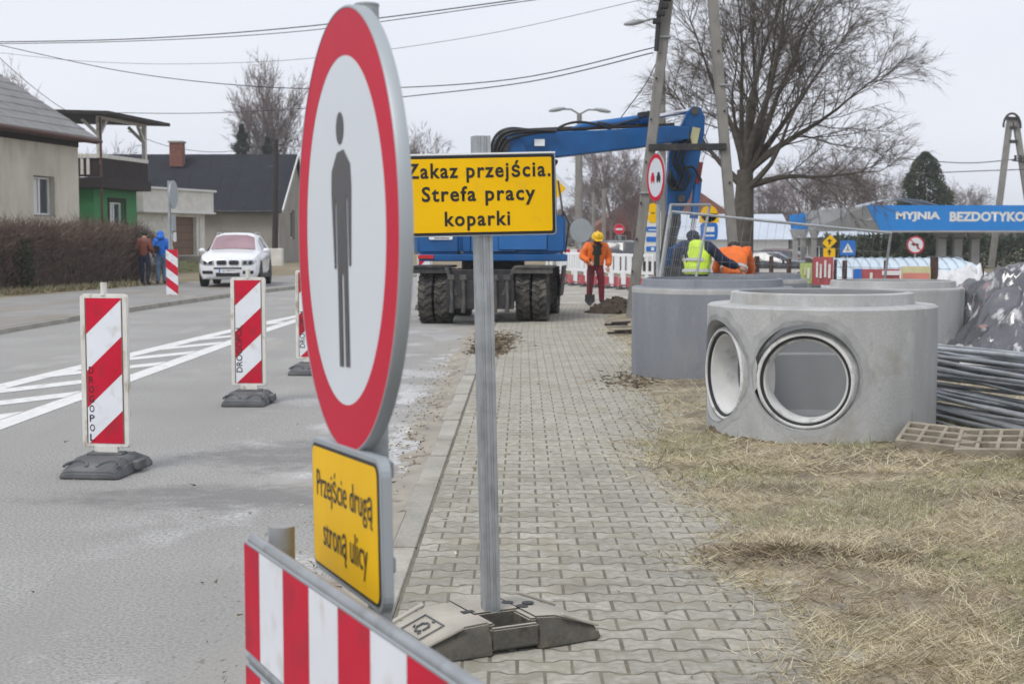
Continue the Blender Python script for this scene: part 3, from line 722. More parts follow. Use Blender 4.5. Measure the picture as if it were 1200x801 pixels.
# delineator boards
def delineator(loc, rz, label, stacked, foot_label=None):
    t = thing('delineator_board', label, 'traffic board', loc, rz, 'red and white delineator boards standing along the lane')
    b = MB()
    QF = Matrix.Rotation(R(4), 4, 'Z'); b.T = QF
    def sec(y, hw, ht): return [(-hw, y, 0), (-hw + .015, y, ht * .7), (-hw + .05, y, ht), (hw - .05, y, ht), (hw - .015, y, ht * .7), (hw, y, 0)]
    loft(b, [sec(-.34, .195, .045), sec(-.32, .205, .06), sec(-.13, .205, .115), sec(.13, .205, .115), sec(.32, .205, .06), sec(.34, .195, .045)])
    ft = b.build('foot', m_foot_dark, t, bevel=.01, seg=2, smooth=35)
    for x in (-.11, .11):
        b = MB(QF); b.hose([(x - .075, -.28, .074), (x - .06, -.23, .088), (x, -.19, .099), (x + .06, -.23, .088), (x + .075, -.28, .074)], .010, 6); b.build('moulded_rib', m_foot_dark, ft, smooth=40)
    b = MB(QF); b.box((0, 0, .12), (.24, .12, .02)); b.box((.21, .02, .05), (.05, .16, .06)); b.build('socket_block', m_foot_dark, ft, bevel=.006)
    W_, H_, z0 = .335, 1.02, .16
    b = MB(face_at(0, 0, z0 + H_ / 2)); b.prism(rrect(W_, H_, .03, 4), -.018, .012); 
    fr = b.build('panel', m_white_old, t, bevel=.006, seg=2)
    t.scale = (1.03, 1.03, 1.03)
    b = MB(); b.box((0, 0, .14), (.16, .03, .06)); b.build('spigot', m_white_old, t)
    b = MB(); b.tube([(0, 0, z0 + H_ - .01), (0, 0, z0 + H_ + .075)], .022, 10); b.build('peg', m_white_old, t, smooth=40)
    w2, h2 = .262, .965
    T_ = face_at(-.0125, 0, z0 + H_ / 2)
    b = MB(T_); b.flat([(-w2 / 2, -h2 / 2), (w2 / 2, -h2 / 2), (w2 / 2, h2 / 2), (-w2 / 2, h2 / 2)], .001); b.build('white_stripe', m_whitef, fr)
    rect = [(-w2 / 2, -h2 / 2), (w2 / 2, -h2 / 2), (w2 / 2, h2 / 2), (-w2 / 2, h2 / 2)]
    sl_ = .93; p = .245
    for k in range(-2, 6):
        # red where y - sl x lies in a band; the top left corner is red
        hi = h2 / 2 + sl_ * w2 / 2 - 2 * p * k - .0
        lo = hi - p
        pl = clip(clip(rect, -sl_, 1, hi), sl_, -1, -lo)
        if len(pl) > 2: b = MB(T_); b.flat(pl, .002); b.build('red_stripe', m_redf, fr)
    b = MB(T_)
    for x, y, w_, h_ in ((-w2 / 2 + .004, 0, .004, h2 / 2), (w2 / 2 - .004, 0, .004, h2 / 2)): b.flat([(x - w_, y - h_), (x + w_, y - h_), (x + w_, y + h_), (x - w_, y + h_)], .0025)
    b.build('inner_lip', m_stain, fr)
    if stacked:
        for i, ch in enumerate('DROGOPOL'):
            text_mesh(ch, m_black, fr, T_ @ Matrix.Translation((-.093, .005 - i * .064, .003)), .034, .047, .008)
    else:
        text_mesh('DROGOPOL', m_black, fr, T_ @ Matrix.Translation((-.088, -.16, .003)) @ Matrix.Rotation(R(90), 4, 'Z'), .44, .058, .008)
    return t
def road_pt(px, py): return gnd(px, py + 5, 0.0)
p = road_pt(126, 547); delineator((p.x, p.y, .002), R(-9), 'closest delineator board, scuffed, with letters stacked upright down its side', True)
p = road_pt(292.5, 467); delineator((p.x, p.y, .002), R(-5), 'delineator board standing between the nearest board and the round sign', False)
p = road_pt(364, 432); delineator((p.x, p.y, .002), R(-7), 'delineator board half hidden by the edge of the round sign', False)
p = road_pt(498, 357); delineator((p.x, p.y, .002), R(-4), 'farthest delineator board, mostly hidden by the excavator rear wheel', False)

# ------------------------------------------------------------------ concrete rings and chamber
ch = thing('manhole_chamber', 'round concrete manhole chamber with two lined pipe openings, on straw', 'manhole chamber', (2.47, 11.36, .03), 0)
prof = [(.90, 0), (.90, 1.03), (.88, 1.045), (.722, 1.052), (.712, 1.135), (.66, 1.145), (.65, 1.135), (.65, .60), (.60, .585), (.60, .12), (0.02, .10), (0.02, 0)]
b = MB(); b.lathe(prof, 128, loop=True)
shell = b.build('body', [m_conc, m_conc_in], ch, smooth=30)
m_lining = M('pale_lining_ring', (.62, .62, .605), .7, var=.1, scale=6, bump=.25, bscale=60, dirt=[((.36, .355, .33), 7, .58, .72)])
cam_az = math.atan2(-11.52, -2.50)
holes = [(cam_az - R(7.5), .53), (cam_az - R(63), .53)]
cut = []
for az, z in holes:
    q = Matrix.Translation((0, 0, z)) @ Matrix.Rotation(az, 4, 'Z') @ Matrix.Rotation(R(90), 4, 'Y')
    c = MB(q); c.lathe([(0, .50), (.398, .50), (.398, 1.2), (0, 1.2)], 72)
    cut.append(c.build('cutter', m_conc, ch, weld=True))
for c in cut:
    md = shell.modifiers.new('b', 'BOOLEAN'); md.object = c; md.operation = 'DIFFERENCE'; md.solver = 'EXACT'
dg = bpy.context.evaluated_depsgraph_get()
me = bpy.data.meshes.new_from_object(shell.evaluated_get(dg)); shell.modifiers.clear(); shell.data = me
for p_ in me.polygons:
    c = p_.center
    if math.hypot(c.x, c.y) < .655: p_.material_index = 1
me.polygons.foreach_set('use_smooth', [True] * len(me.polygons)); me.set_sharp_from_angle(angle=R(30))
for c in cut: bpy.data.objects.remove(c)
for az, z in holes[:2]:
    q = Matrix.Translation((0, 0, z - .030)) @ Matrix.Rotation(az, 4, 'Z') @ Matrix.Rotation(R(90), 4, 'Y')
    b = MB(q); b.lathe([(.300, .58), (.300, .800), (.304, .806), (.317, .808), (.317, .795), (.337, .795), (.337, .836), (.341, .842), (.350, .842), (.3625, .83), (.3625, .56)], 80, loop=True); ln = b.build('pipe_lining', m_lining, ch, smooth=35)
    b = MB(q); b.lathe([(.3172, .796), (.3172, .826), (.327, .832), (.3368, .826), (.3368, .796)], 80, loop=True); b.build('gasket', m_blackrub, ln, smooth=40)
    # rough mortar round the lining
    b = MB(q); vs = []; n = 90
    for i in range(n):
        a = 2 * math.pi * i / n; e = .355 + .012 * noise.noise(V((math.cos(a) * 5, math.sin(a) * 5, az)))
        vs += [(.350 * math.cos(a), .350 * math.sin(a), .838), ((e + .008) * math.cos(a), (e + .008) * math.sin(a), .828 + .012 * noise.noise(V((math.cos(a) * 9, math.sin(a) * 9, 3)))), (.390 * math.cos(a), .390 * math.sin(a) + .012, .77)]
    b.add(vs, [(3 * i + k, 3 * ((i + 1) % n) + k, 3 * ((i + 1) % n) + k + 1, 3 * i + k + 1) for i in range(n) for k in (0, 1)])
    b.build('mortar', m_conc, ch, smooth=60)
# damp dark halo the casting left round each opening, lying on the curved wall
m_halo = M('damp_concrete', (.285, .29, .29), .9, var=.2, scale=9, bump=.3, bscale=60)
m_halo2 = M('half_damp_concrete', (.365, .37, .365), .9, var=.12, scale=9, bump=.2, bscale=60)
for az, z in holes[:2]:
    for rin, rout, jit, m_, rr_ in ((.398, .47, .035, m_halo2, .9012), (.397, .415, .025, m_halo, .9024)):
        b = MB(Matrix.Rotation(az, 4, 'Z')); vs = []; n = 180
        for i in range(n):
            a = 2 * math.pi * i / n; ro = rout + jit * (noise.noise(V((math.cos(a) * 2, math.sin(a) * 2, az + rin))) + .6 * noise.noise(V((math.cos(a) * 8, math.sin(a) * 8, az)))) + .02 * math.sin(a)
            for rr in (rin, max(ro, rin + .002)):
                u, v = rr * math.cos(a), rr * math.sin(a); th_ = math.asin(max(-1, min(1, u / .9)))
                vs.append((rr_ * math.cos(th_), rr_ * math.sin(th_), z + v))
        b.add(vs, [(2 * i, 2 * i + 1, 2 * ((i + 1) % n) + 1, 2 * ((i + 1) % n)) for i in range(n)]); b.build('damp_halo', m_, ch, smooth=60)
# mould seams and dried mud at the foot
for a in (R(-51),): b = MB(); b.box((.9002 * math.cos(a), .9002 * math.sin(a), .52), (.004, .005, 1.0), (0, 0, a)); b.build('mould_seam', m_conc, ch)
b = MB(); vs = []; n = 400
for i in range(n + 1):
    a = R(-175) + R(150) * i / n; hh = max(.001, .045 + .10 * noise.noise(V((a * 2.2, 0, 1))) + .025 * noise.noise(V((a * 14, 0, 4))))
    vs += [(.9015 * math.cos(a), .9015 * math.sin(a), 0), (.9015 * math.cos(a), .9015 * math.sin(a), hh)]
b.add(vs, [(2 * i, 2 * i + 2, 2 * i + 3, 2 * i + 1) for i in range(n)]); b.build('mud_crust', m_stain, ch, smooth=60)

def ring(loc, label, m, H_=1.03):
    t = thing('concrete_ring', label, 'concrete ring', loc, 0, 'concrete well rings stored on the verge')
    b = MB(); b.lathe([(.90, 0), (.905, .02), (.905, H_), (.895, H_ + .012), (.80, H_ + .02), (.79, H_ + .10), (.745, H_ + .105), (.745, 0)], 96, loop=True)
    b.build('shell', m, t, smooth=30)
    b = MB(); b.lathe([(.9058, H_ - .05), (.9075, H_ - .02), (.9075, H_ + .004), (.9058, H_ + .008)], 96); b.build('top_edge', m_conc, t, smooth=30)
    return t
ring((2.27, 16.15, .05), 'dark bluish concrete ring between the pavement and the chamber', m_conc_dark, .985)
ring((4.96, 18.55, .04), 'pale concrete ring behind the chamber, beside the steel tubes', m_conc, .90)
ring((4.1, 24.2, .04), 'farthest concrete ring, only its rim seen between the two others', m_conc_dark, .85)

# steel tubes stacked beside the chamber
tm = []
for k, (L_, r_) in enumerate(((4.2, .017), (3.6, .013), (4.6, .020))):
    b = MB(); n = 9
    b.tube([(L_ * i / n, .012 * math.sin(i * .9 + k), -.02 * math.sin(math.pi * i / n)) for i in range(n + 1)], r_, 8)
    o = b.build('steel_tube', m_steel, smooth=40); tm.append(o.data); bpy.data.objects.remove(o)
k = 0; TD = math.atan2(-.954, .30)
for lay in range(13):
    for i in range(6 - lay // 4):
        o = bpy.data.objects.new('steel_tube', tm[rnd.randrange(3)]); COL.objects.link(o)
        u, v = -2.5 + rnd.uniform(-.35, .35), i * .115 + lay * .035 + rnd.uniform(-.03, .03)
        o.location = (3.50 + .30 * u + .954 * v, 11.6 - .954 * u + .30 * v, .11 + lay * .043 + rnd.uniform(-.015, .015))
        o.rotation_euler = (rnd.uniform(0, 6), R(rnd.gauss(0, 1.0)), TD + R(rnd.gauss(0, 3.0)))
        tag(o, 'bluish grey steel tube lying in the pile beside the concrete chamber', 'steel tube', 'steel tubes piled beside the chamber'); k += 1
for u, wd in ((-1.6, 'far ends'), (1.1, 'near ends')):
    b = MB(); b.box((0, 0, .05), (1.3, .12, .09)); o = b.build('timber_bearer', m_wood, bevel=.006); o.location = (3.50 + .30 * u + .954 * .4, 11.6 - .954 * u + .30 * .4, .05); o.rotation_euler = (0, 0, TD + R(90))
    tag(o, 'dark timber bearer under the ' + wd + ' of the piled steel tubes', 'timber', 'bearers under the tubes')
# openwork concrete slabs
m_slabb = M('earthy_concrete', (.31, .275, .215), .95, var=.2, scale=7, bump=.5, bscale=70, dirt=[((.14, .11, .08), 9, .55, .72)])
def slab(loc, rz, rx, ry, label):
    t = thing('openwork_slab', label, 'concrete slab', loc, rz, 'openwork concrete slabs by the tubes', rx, ry)
    b = MB(); W_, D_, H_ = .58, .44, .09
    nx, ny = 4, 3; bx_, by_ = .029, .029
    cw, cd = (W_ - bx_ * (nx + 1)) / nx, (D_ - by_ * (ny + 1)) / ny
    for j in range(ny + 1): b.box((0, -D_ / 2 + by_ / 2 + j * (cd + by_), H_ / 2), (W_, by_, H_))
    for j in range(ny):
        for i in range(nx + 1): b.box((-W_ / 2 + bx_ / 2 + i * (cw + bx_), -D_ / 2 + by_ + cd / 2 + j * (cd + by_), H_ / 2), (bx_, cd - .001, H_ - .003))
    b.build('grid', m_slabb, t, bevel=.006)
    return t
slab((3.12, 10.25, .09), R(-27), R(11), R(3), 'openwork concrete slab lying against the chamber foot')
slab((3.46, 10.0, .095), R(-24), R(12), R(-3), 'openwork concrete slab overlapping its neighbour, nearer the camera and away from the chamber')
slab((3.50, 10.42, .055), R(-30), R(2), R(0), 'openwork concrete slab partly buried under dead grass behind the other two')
# ------------------------------------------------------------------ excavator
ex = thing('excavator', 'blue wheeled excavator with twin dusty tyres, seen from behind at work', 'excavator', (-.37, 27.9, 0), R(-6))
def tyre_meshes(r, w_, lugs=22):
    q = Matrix.Rotation(R(90), 4, 'Y')
    b = MB(q); b.lathe([(r * .56, -w_ * .42), (r * .66, -w_ * .5), (r * .86, -w_ * .5), (r * .945, -w_ * .44), (r * .95, 0), (r * .945, w_ * .44), (r * .86, w_ * .5), (r * .66, w_ * .5), (r * .56, w_ * .42)], 40)
    for i in range(lugs):
        for s in (-1, 1):
            a = 2 * math.pi * (i + (.5 if s > 0 else 0)) / lugs
            T_ = Matrix.Rotation(a, 4, 'Z')
            c = MB(T_); c.box((r * .962, s * -.0, s * w_ * .235), (r * .085, r * .105, w_ * .53), (R(s * 27), 0, 0))
            b.add(c.v, c.f)
    ty = b.build('tyre', m_tyre, smooth=35)
    b = MB(q); b.lathe([(0, .0), (r * .2, .02), (r * .2, w_ * .2), (r * .5, w_ * .1), (r * .57, w_ * .42), (r * .57, -w_ * .42), (0, -w_ * .3)], 28)
    rm = b.build('rim', m_midsteel, smooth=35)
    m1, m2 = ty.data, rm.data; bpy.data.objects.remove(ty); bpy.data.objects.remove(rm)
    return m1, m2
ty, rm = tyre_meshes(.485, .27)
def ex_wheel(x, y, z, spin):
    o = link('wheel', ty, ex); o.location = (x, y, z); o.rotation_euler = (spin, 0, 0)
    k = link('rim', rm, o)
for x in (-1.06, -.755, .755, 1.06):
    for y in (-1.35, 1.35): ex_wheel(x, y, .485 + (.045 if x > 0 else 0), rnd.random())
b = MB()
for y in (-1.35, 1.35): b.tube([(-.9, y, .5), (.9, y, .52)], .11, 10); b.box((0, y, .52), (.5, .34, .36))
b.build('axle', m_dark, ex, bevel=.02)
b = MB(); b.box((0, 0, .74), (.95, 3.2, .34)); b.box((0, -1.62, .80), (1.15, .12, .42)); b.box((0, -1.5, .98), (2.2, .35, .05)); b.tube([(0, 0, .9), (0, 0, 1.14)], .62, 24); b.box((-.62, -.1, .72), (.4, .9, .5)); b.box((.62, -.1, .72), (.4, .9, .5))
b.build('chassis', m_dark, ex, bevel=.012)
b = MB(); b.box((0, -2.02, .56), (1.25, .10, .52)); b.box((0, -1.85, .70), (.8, .3, .18)); b.build('rear_blade', m_dark, ex, bevel=.012)
for x in (-.52, -.30, .28, .50):
    b = MB(); b.tube([(x, -2.1, .86), (x + .02, -2.13, .45), (x, -2.1, .24)], [.035, .028, .045], 8); b.box((x, -2.1, .88), (.12, .1, .09)); b.build('blade_link', m_midsteel, ex, smooth=40)
for s in (-1, 1):
    b = MB(); b.box((s * .95, -1.35, 1.06), (.72, 1.0, .04)); b.box((s * .95, -1.80, 1.01), (.72, .04, .14)); b.build('mudguard', m_midsteel if s > 0 else m_dark, ex, bevel=.006)
    b = MB(); b.bar((s * .62, -2.0, 1.05), (s * .42, -2.05, .55), .09, .05); b.build('bracket', m_midsteel, ex, bevel=.006)
b = MB(); b.box((1.27, 1.35, .72), (.04, .9, .62), (0, R(6), 0)); b.build('side_flap', m_midsteel, ex, bevel=.01)
# upper structure: counterweight end to the left, boom swung to the right
UT = Matrix.Translation((.02, .0, 1.16)) @ Matrix.Rotation(R(6), 4, 'Z')
def UB(): return MB(UT)
b = UB(); b.box((.0, .0, .06), (2.78, 2.5, .13)); b.build('upper_frame', m_blue, ex, bevel=.02)
b = UB(); b.prism([(-1.42, -1.22), (-.62, -1.25), (-.62, 1.25), (-1.42, 1.22), (-1.52, .8), (-1.52, -.8)], .13, 1.0); cw_ = b.build('counterweight', m_blue, ex, bevel=.05, seg=3, smooth=40)
b = UB(); b.box((.02, -.15, .55), (1.28, 2.16, .84)); b.build('engine_hood', m_blue, ex, bevel=.05, seg=3, smooth=40)
b = UB(); b.box((.0, -1.232, .53), (.86, .035, .74)); b.build('door_panel', m_blue_lt, ex, bevel=.03, seg=2, smooth=40)
b = UB(); b.box((.90, -1.0, .50), (.90, .50, .70)); b.build('tool_box', m_blue, ex, bevel=.04, seg=3, smooth=40)
b = UB(); b.box((.55, -1.262, .37), (.92, .03, .34)); b.build('side_panel', m_blue_lt, ex, bevel=.025, seg=3, smooth=40)
b = UB(); b.box((1.26, -.99, .55), (.12, .42, .62)); b.build('grille', m_dark, ex, bevel=.01)
b = UB(); b.box((-1.26, -1.255, .075), (.30, .03, .075)); b.build('tail_light', m_redpl, ex, bevel=.008)
b = UB(); b.flat(rrect(.44, .145, .02, 3), .0, face_at(-1.02, -1.262, .60).copy() @ Matrix.Translation((0, 0, 0)) if False else Matrix.Translation((-.98, -1.262, .47)) @ UPR)
stk = b.build('company_sticker', m_white, ex)
text_mesh('DROGOPOL', m_black, stk, UT @ Matrix.Translation((-.94, -1.264, .49)) @ UPR, .30, .042, .01)
b = UB(); b.flat([(-.04, -.03), (.035, -.03), (.035, .04), (-.04, .04)], 0, Matrix.Translation((-1.145, -1.264, .485)) @ UPR); b.build('green_logo', m_greenw, stk)
b = UB(); b.box((-.96, -1.2635, .425), (.28, .001, .02)); b.build('small_print', m_navy, stk)
# cab on the far side
b = UB()
for x, y in ((-.45, .35), (1.2, .35), (-.45, 1.22), (1.25, 1.22)): b.bar((x, y, .13), (x * .96, y, 1.92), .07, .07)
b.box((.38, .79, 1.93), (1.75, .98, .08)); b.box((.38, .79, .5), (1.68, .88, .75))
b.build('cab', m_dark, ex, bevel=.02)
b = UB(); b.box((.38, .79, 1.37), (1.62, .84, 1.0)); b.build('cab_glass', m_glass, ex)
b = UB(); b.tube([(1.28, -1.2, .1), (1.30, -1.22, .9), (1.22, -.9, 1.5)], .02, 6); b.tube([(1.35, -1.1, .15), (1.42, -1.1, .7), (1.3, -1.0, .95)], .015, 6); b.build('handrail', m_dark, ex)
# boom (two sections), stick and bucket, placed in the scene and brought back into the machine frame
EXI = (Matrix.Translation((-.37, 27.9, 0)) @ Matrix.Rotation(R(-6), 4, 'Z')).inverted()
def W(px, py, Y): return at(px, py, Y)
def EB(): return MB(EXI)
def plate_between(mb, poly_px, Y0, Y1, wd):
    """side plate outline seen in elevation, given thickness wd along the depth"""
    n = len(poly_px); f_, k_ = [], []
    for px, py, t in poly_px:
        Y = Y0 + (Y1 - Y0) * t; p = W(px, py, Y)
        f_.append(p + V((0, -wd / 2, 0))); k_.append(p + V((0, wd / 2, 0)))
    mb.add(f_ + k_, [tuple(range(n)), tuple(range(2 * n - 1, n - 1, -1))] + [(i, (i + 1) % n, n + (i + 1) % n, n + i) for i in range(n)])
b = EB(); plate_between(b, [(592, 162, 0), (610, 160, 0), (642, 240, 0), (628, 262, 0), (598, 250, 0), (584, 176, 0)], 27.9, 27.9, .42); b.build('boom_base', m_blue, ex, bevel=.02)
b = EB(); plate_between(b, [(588, 165, 0), (600, 157, .05), (700, 153.5, .5), (790, 148, .95), (806, 150, 1), (806, 164, 1), (745, 174, .72), (654, 184.5, .3), (600, 186, .05), (588, 180, 0)], 27.9, 28.7, .42)
bm_ = b.build('boom', m_blue, ex, bevel=.015)
b = EB(); p = W(632, 168, 28.0); b.box(p + V((0, -.225, 0)), (.20, .008, .13)); b.build('white_label', m_white, bm_)
b = EB(); p = W(680, 172, 28.3); b.tube([p + V((0, -.26, 0)), p + V((0, .26, 0))], .07, 12); b.tube([p + V((-.12, -.23, 0)), p + V((.05, -.23, 0))], .04, 8); b.build('pivot_pin', m_dark, bm_, smooth=40)
b = EB(); p = W(588, 171, 27.9); b.tube([p + V((0, -.26, 0)), p + V((0, .26, 0))], .16, 16); b.build('knuckle', m_dark, bm_, smooth=40)
b = EB(); b.tube([W(600, 155, 27.9), W(700, 150, 28.3), W(790, 146, 28.7)], .035, 6); b.tube([W(600, 153, 28.0), W(700, 148.5, 28.4), W(760, 146.5, 28.7)], .03, 6); b.build('hose_run', m_hose, bm_, smooth=60)
b = EB()
for dx, dy, dY in ((0, 0, -.32), (4, 3, -.30), (7, 7, -.27), (-3, -2, .1), (2, 1, .2)):
    b.hose([W(580 + dx, 185 + dy, 27.9 + dY), W(579 + dx, 172 + dy, 27.9 + dY), W(587 + dx, 158 + dy, 27.9 + dY), W(602 + dx, 152.5 + dy, 27.9 + dY), W(625 + dx, 153 + dy * .3, 28 + dY), W(652, 154, 28.1 + dY)], .030, 6)
b.hose([W(648, 155, 28), W(660, 147, 28), W(678, 143, 28.1), W(700, 146, 28.2), W(716, 152, 28.3)], .025, 6)
b.build('hose_loop', m_hose, ex, smooth=60)
b = EB(); b.tube([W(670, 152, 28.25), W(684, 148.5, 28.3), W(762, 138, 28.6)], [.05, .085, .085], 12); b.tube([W(748, 140, 28.55), W(764, 137.5, 28.6)], .12, 12)
cy = b.build('boom_cylinder', m_blue_lt, ex, smooth=40)
b = EB(); b.tube([W(762, 138, 28.6), W(808, 130, 28.8)], .048, 12); b.build('piston_rod', m_chrome, cy, smooth=40)
b = EB(); p = W(756, 136, 28.5); b.box(p + V((0, -.12, .03)), (.3, .12, .09), (0, R(-8), 0)); b.tube([W(700, 143, 28.2), W(720, 147, 28.2), W(748, 139, 28.4)], .022, 6); b.build('valve_block', m_dark, cy)
st = [(804, 132, 0), (811, 125, 0), (820, 127, 0), (825, 138, 0), (824, 158, .1), (819, 185, .3), (816, 205, .4), (807, 232, .7), (796, 252, 1), (781, 252, 1), (781, 215, .6), (783, 180, .3), (788, 160, .1), (798, 146, 0)]
b = EB(); plate_between(b, st, 28.8, 28.9, .36); sk_ = b.build('stick', m_blue, ex, bevel=.012)
b = EB(); p = W(814, 160, 28.6); b.box(p, (.16, .006, .36), (0, R(12), 0)); b.build('yellow_notice', m_yelb, sk_)
b = EB(); p = W(797, 233, 28.85); b.tube([p + V((0, -.24, 0)), p + V((0, .24, 0))], .075, 12); p = W(813, 131, 28.8); b.tube([p + V((0, -.22, 0)), p + V((0, .22, 0))], .08, 12); b.build('pivot_pin', m_midsteel, sk_, smooth=40)
b = EB()
for dx in (0, 5, 11): b.hose([W(800 + dx * .3, 150, 28.58), W(806 + dx * .3, 158 + dx, 28.55), W(794 + dx, 172, 28.55), W(789 + dx, 190, 28.55), W(797 + dx, 206, 28.55), W(789 + dx, 222, 28.55), W(783 + dx * .6, 212, 28.55), W(786, 200, 28.58)], .028, 6)
b.hose([W(795, 200, 28.56), W(812, 196, 28.56), W(822, 212, 28.6)], .024, 6)
b.build('hose_loop', m_hose, sk_, smooth=60)
b = EB(); b.tube([W(821, 190, 28.7), W(817, 215, 28.7)], .055, 8); b.build('red_cylinder_guard', M('red_brown_guard', (.20, .03, .02), .6), sk_, smooth=40)
b = EB(); b.tube([W(818, 210, 28.75), W(813, 256, 28.75)], .085, 12); bc = b.build('bucket_cylinder', m_blue_lt, sk_, smooth=40)
b = EB(); b.tube([W(813, 256, 28.75), W(809, 288, 28.75)], .04, 10); b.tube([W(815, 256, 28.6), W(811, 288, 28.6)], .02, 6); b.build('piston_rod', m_chrome, bc, smooth=40)
b = EB(); plate_between(b, [(781, 250, 0), (797, 250, 0), (797, 262, 0), (790, 290, 0), (778, 322, 0), (770, 322, 0), (776, 285, 0)], 28.9, 28.9, .30); b.tube([W(792, 288, 28.9), W(811, 288, 28.9)], .05, 8); b.build('dipper_end', m_dark, ex, bevel=.01)
b = EB(); plate_between(b, [(768, 318, 0), (800, 300, 0), (806, 330, 0), (803, 362, 0), (790, 378, 0), (770, 372, 0), (775, 345, 0)], 28.9, 28.9, .8); bk = b.build('bucket', m_dark, ex, bevel=.015)
for i in range(4): b = EB(); p = W(771, 374, 28.9) + V((0, -.33 + i * .22, 0)); b.bar(p, p + V((-.10, 0, -.14)), .06, .09); b.build('bucket_tooth', m_midsteel, bk)
b = EB(); b.tube([W(782, 318, 28.7), W(786, 292, 28.5), W(800, 284, 28.5), W(812, 296, 28.6)], .05, 8); b.build('blue_bucket_link', m_blue, ex, smooth=60)

# dug soil
def mound(name, label, c, rx_, ry_, h_, m, seed, n=46):
    b = MB(); vs = []
    for j in range(n):
        for i in range(n):
            u, v = i / (n - 1) * 2 - 1, j / (n - 1) * 2 - 1
            rr = math.hypot(u, v)
            z = h_ * max(0, 1 - rr ** 1.6) + h_ * .45 * noise.noise(V((u * 3 + seed, v * 3, 1))) * max(0, 1 - rr) ** .5 + h_ * .22 * noise.noise(V((u * 9 + seed, v * 9, 2))) * (rr < 1)
            vs.append((c[0] + u * rx_, c[1] + v * ry_, c[2] + (z if rr < 1 else -.05)))
    b.add(vs, [(j * n + i, j * n + i + 1, (j + 1) * n + i + 1, (j + 1) * n + i) for j in range(n - 1) for i in range(n - 1)])
    for _ in range(60):
        a = rnd.uniform(0, 6.28); d = rnd.random() ** .5 * 1.05
        x, y = c[0] + rx_ * d * math.cos(a), c[1] + ry_ * d * math.sin(a)
        r_ = rnd.uniform(.015, .055) * (h_ / .35)
        b.ball((x, y, c[2] + h_ * max(0, 1 - d ** 1.6) + r_ * .3), (r_, r_ * .8, r_ * .7), 6, 4, Matrix.Rotation(a, 4, 'Z'))
    return tag(b.build(name, m, smooth=50), label, kind='stuff')
mound('soil_heap', 'heap of dark dug soil at the foot of the worker', (2.15, 29.3, .05), .62, .55, .32, m_soil, 2)
for k, (px, py, a) in enumerate(((722, 382, 20), (727, 392, 12))):
    p = gnd(px, py, .06); b = MB(); b.box((0, 0, .03), (.42, .07, .035)); b.box((.1, .02, .06), (.4, .05, .03), (0, 0, R(14)))
    o = b.build('timber_offcut', m_wood, bevel=.005); o.location = p; o.rotation_euler = (0, 0, R(a))
    tag(o, ('dark timber offcut lying near the soil heap', 'grey timber offcut nearest the dark ring')[k], 'timber')

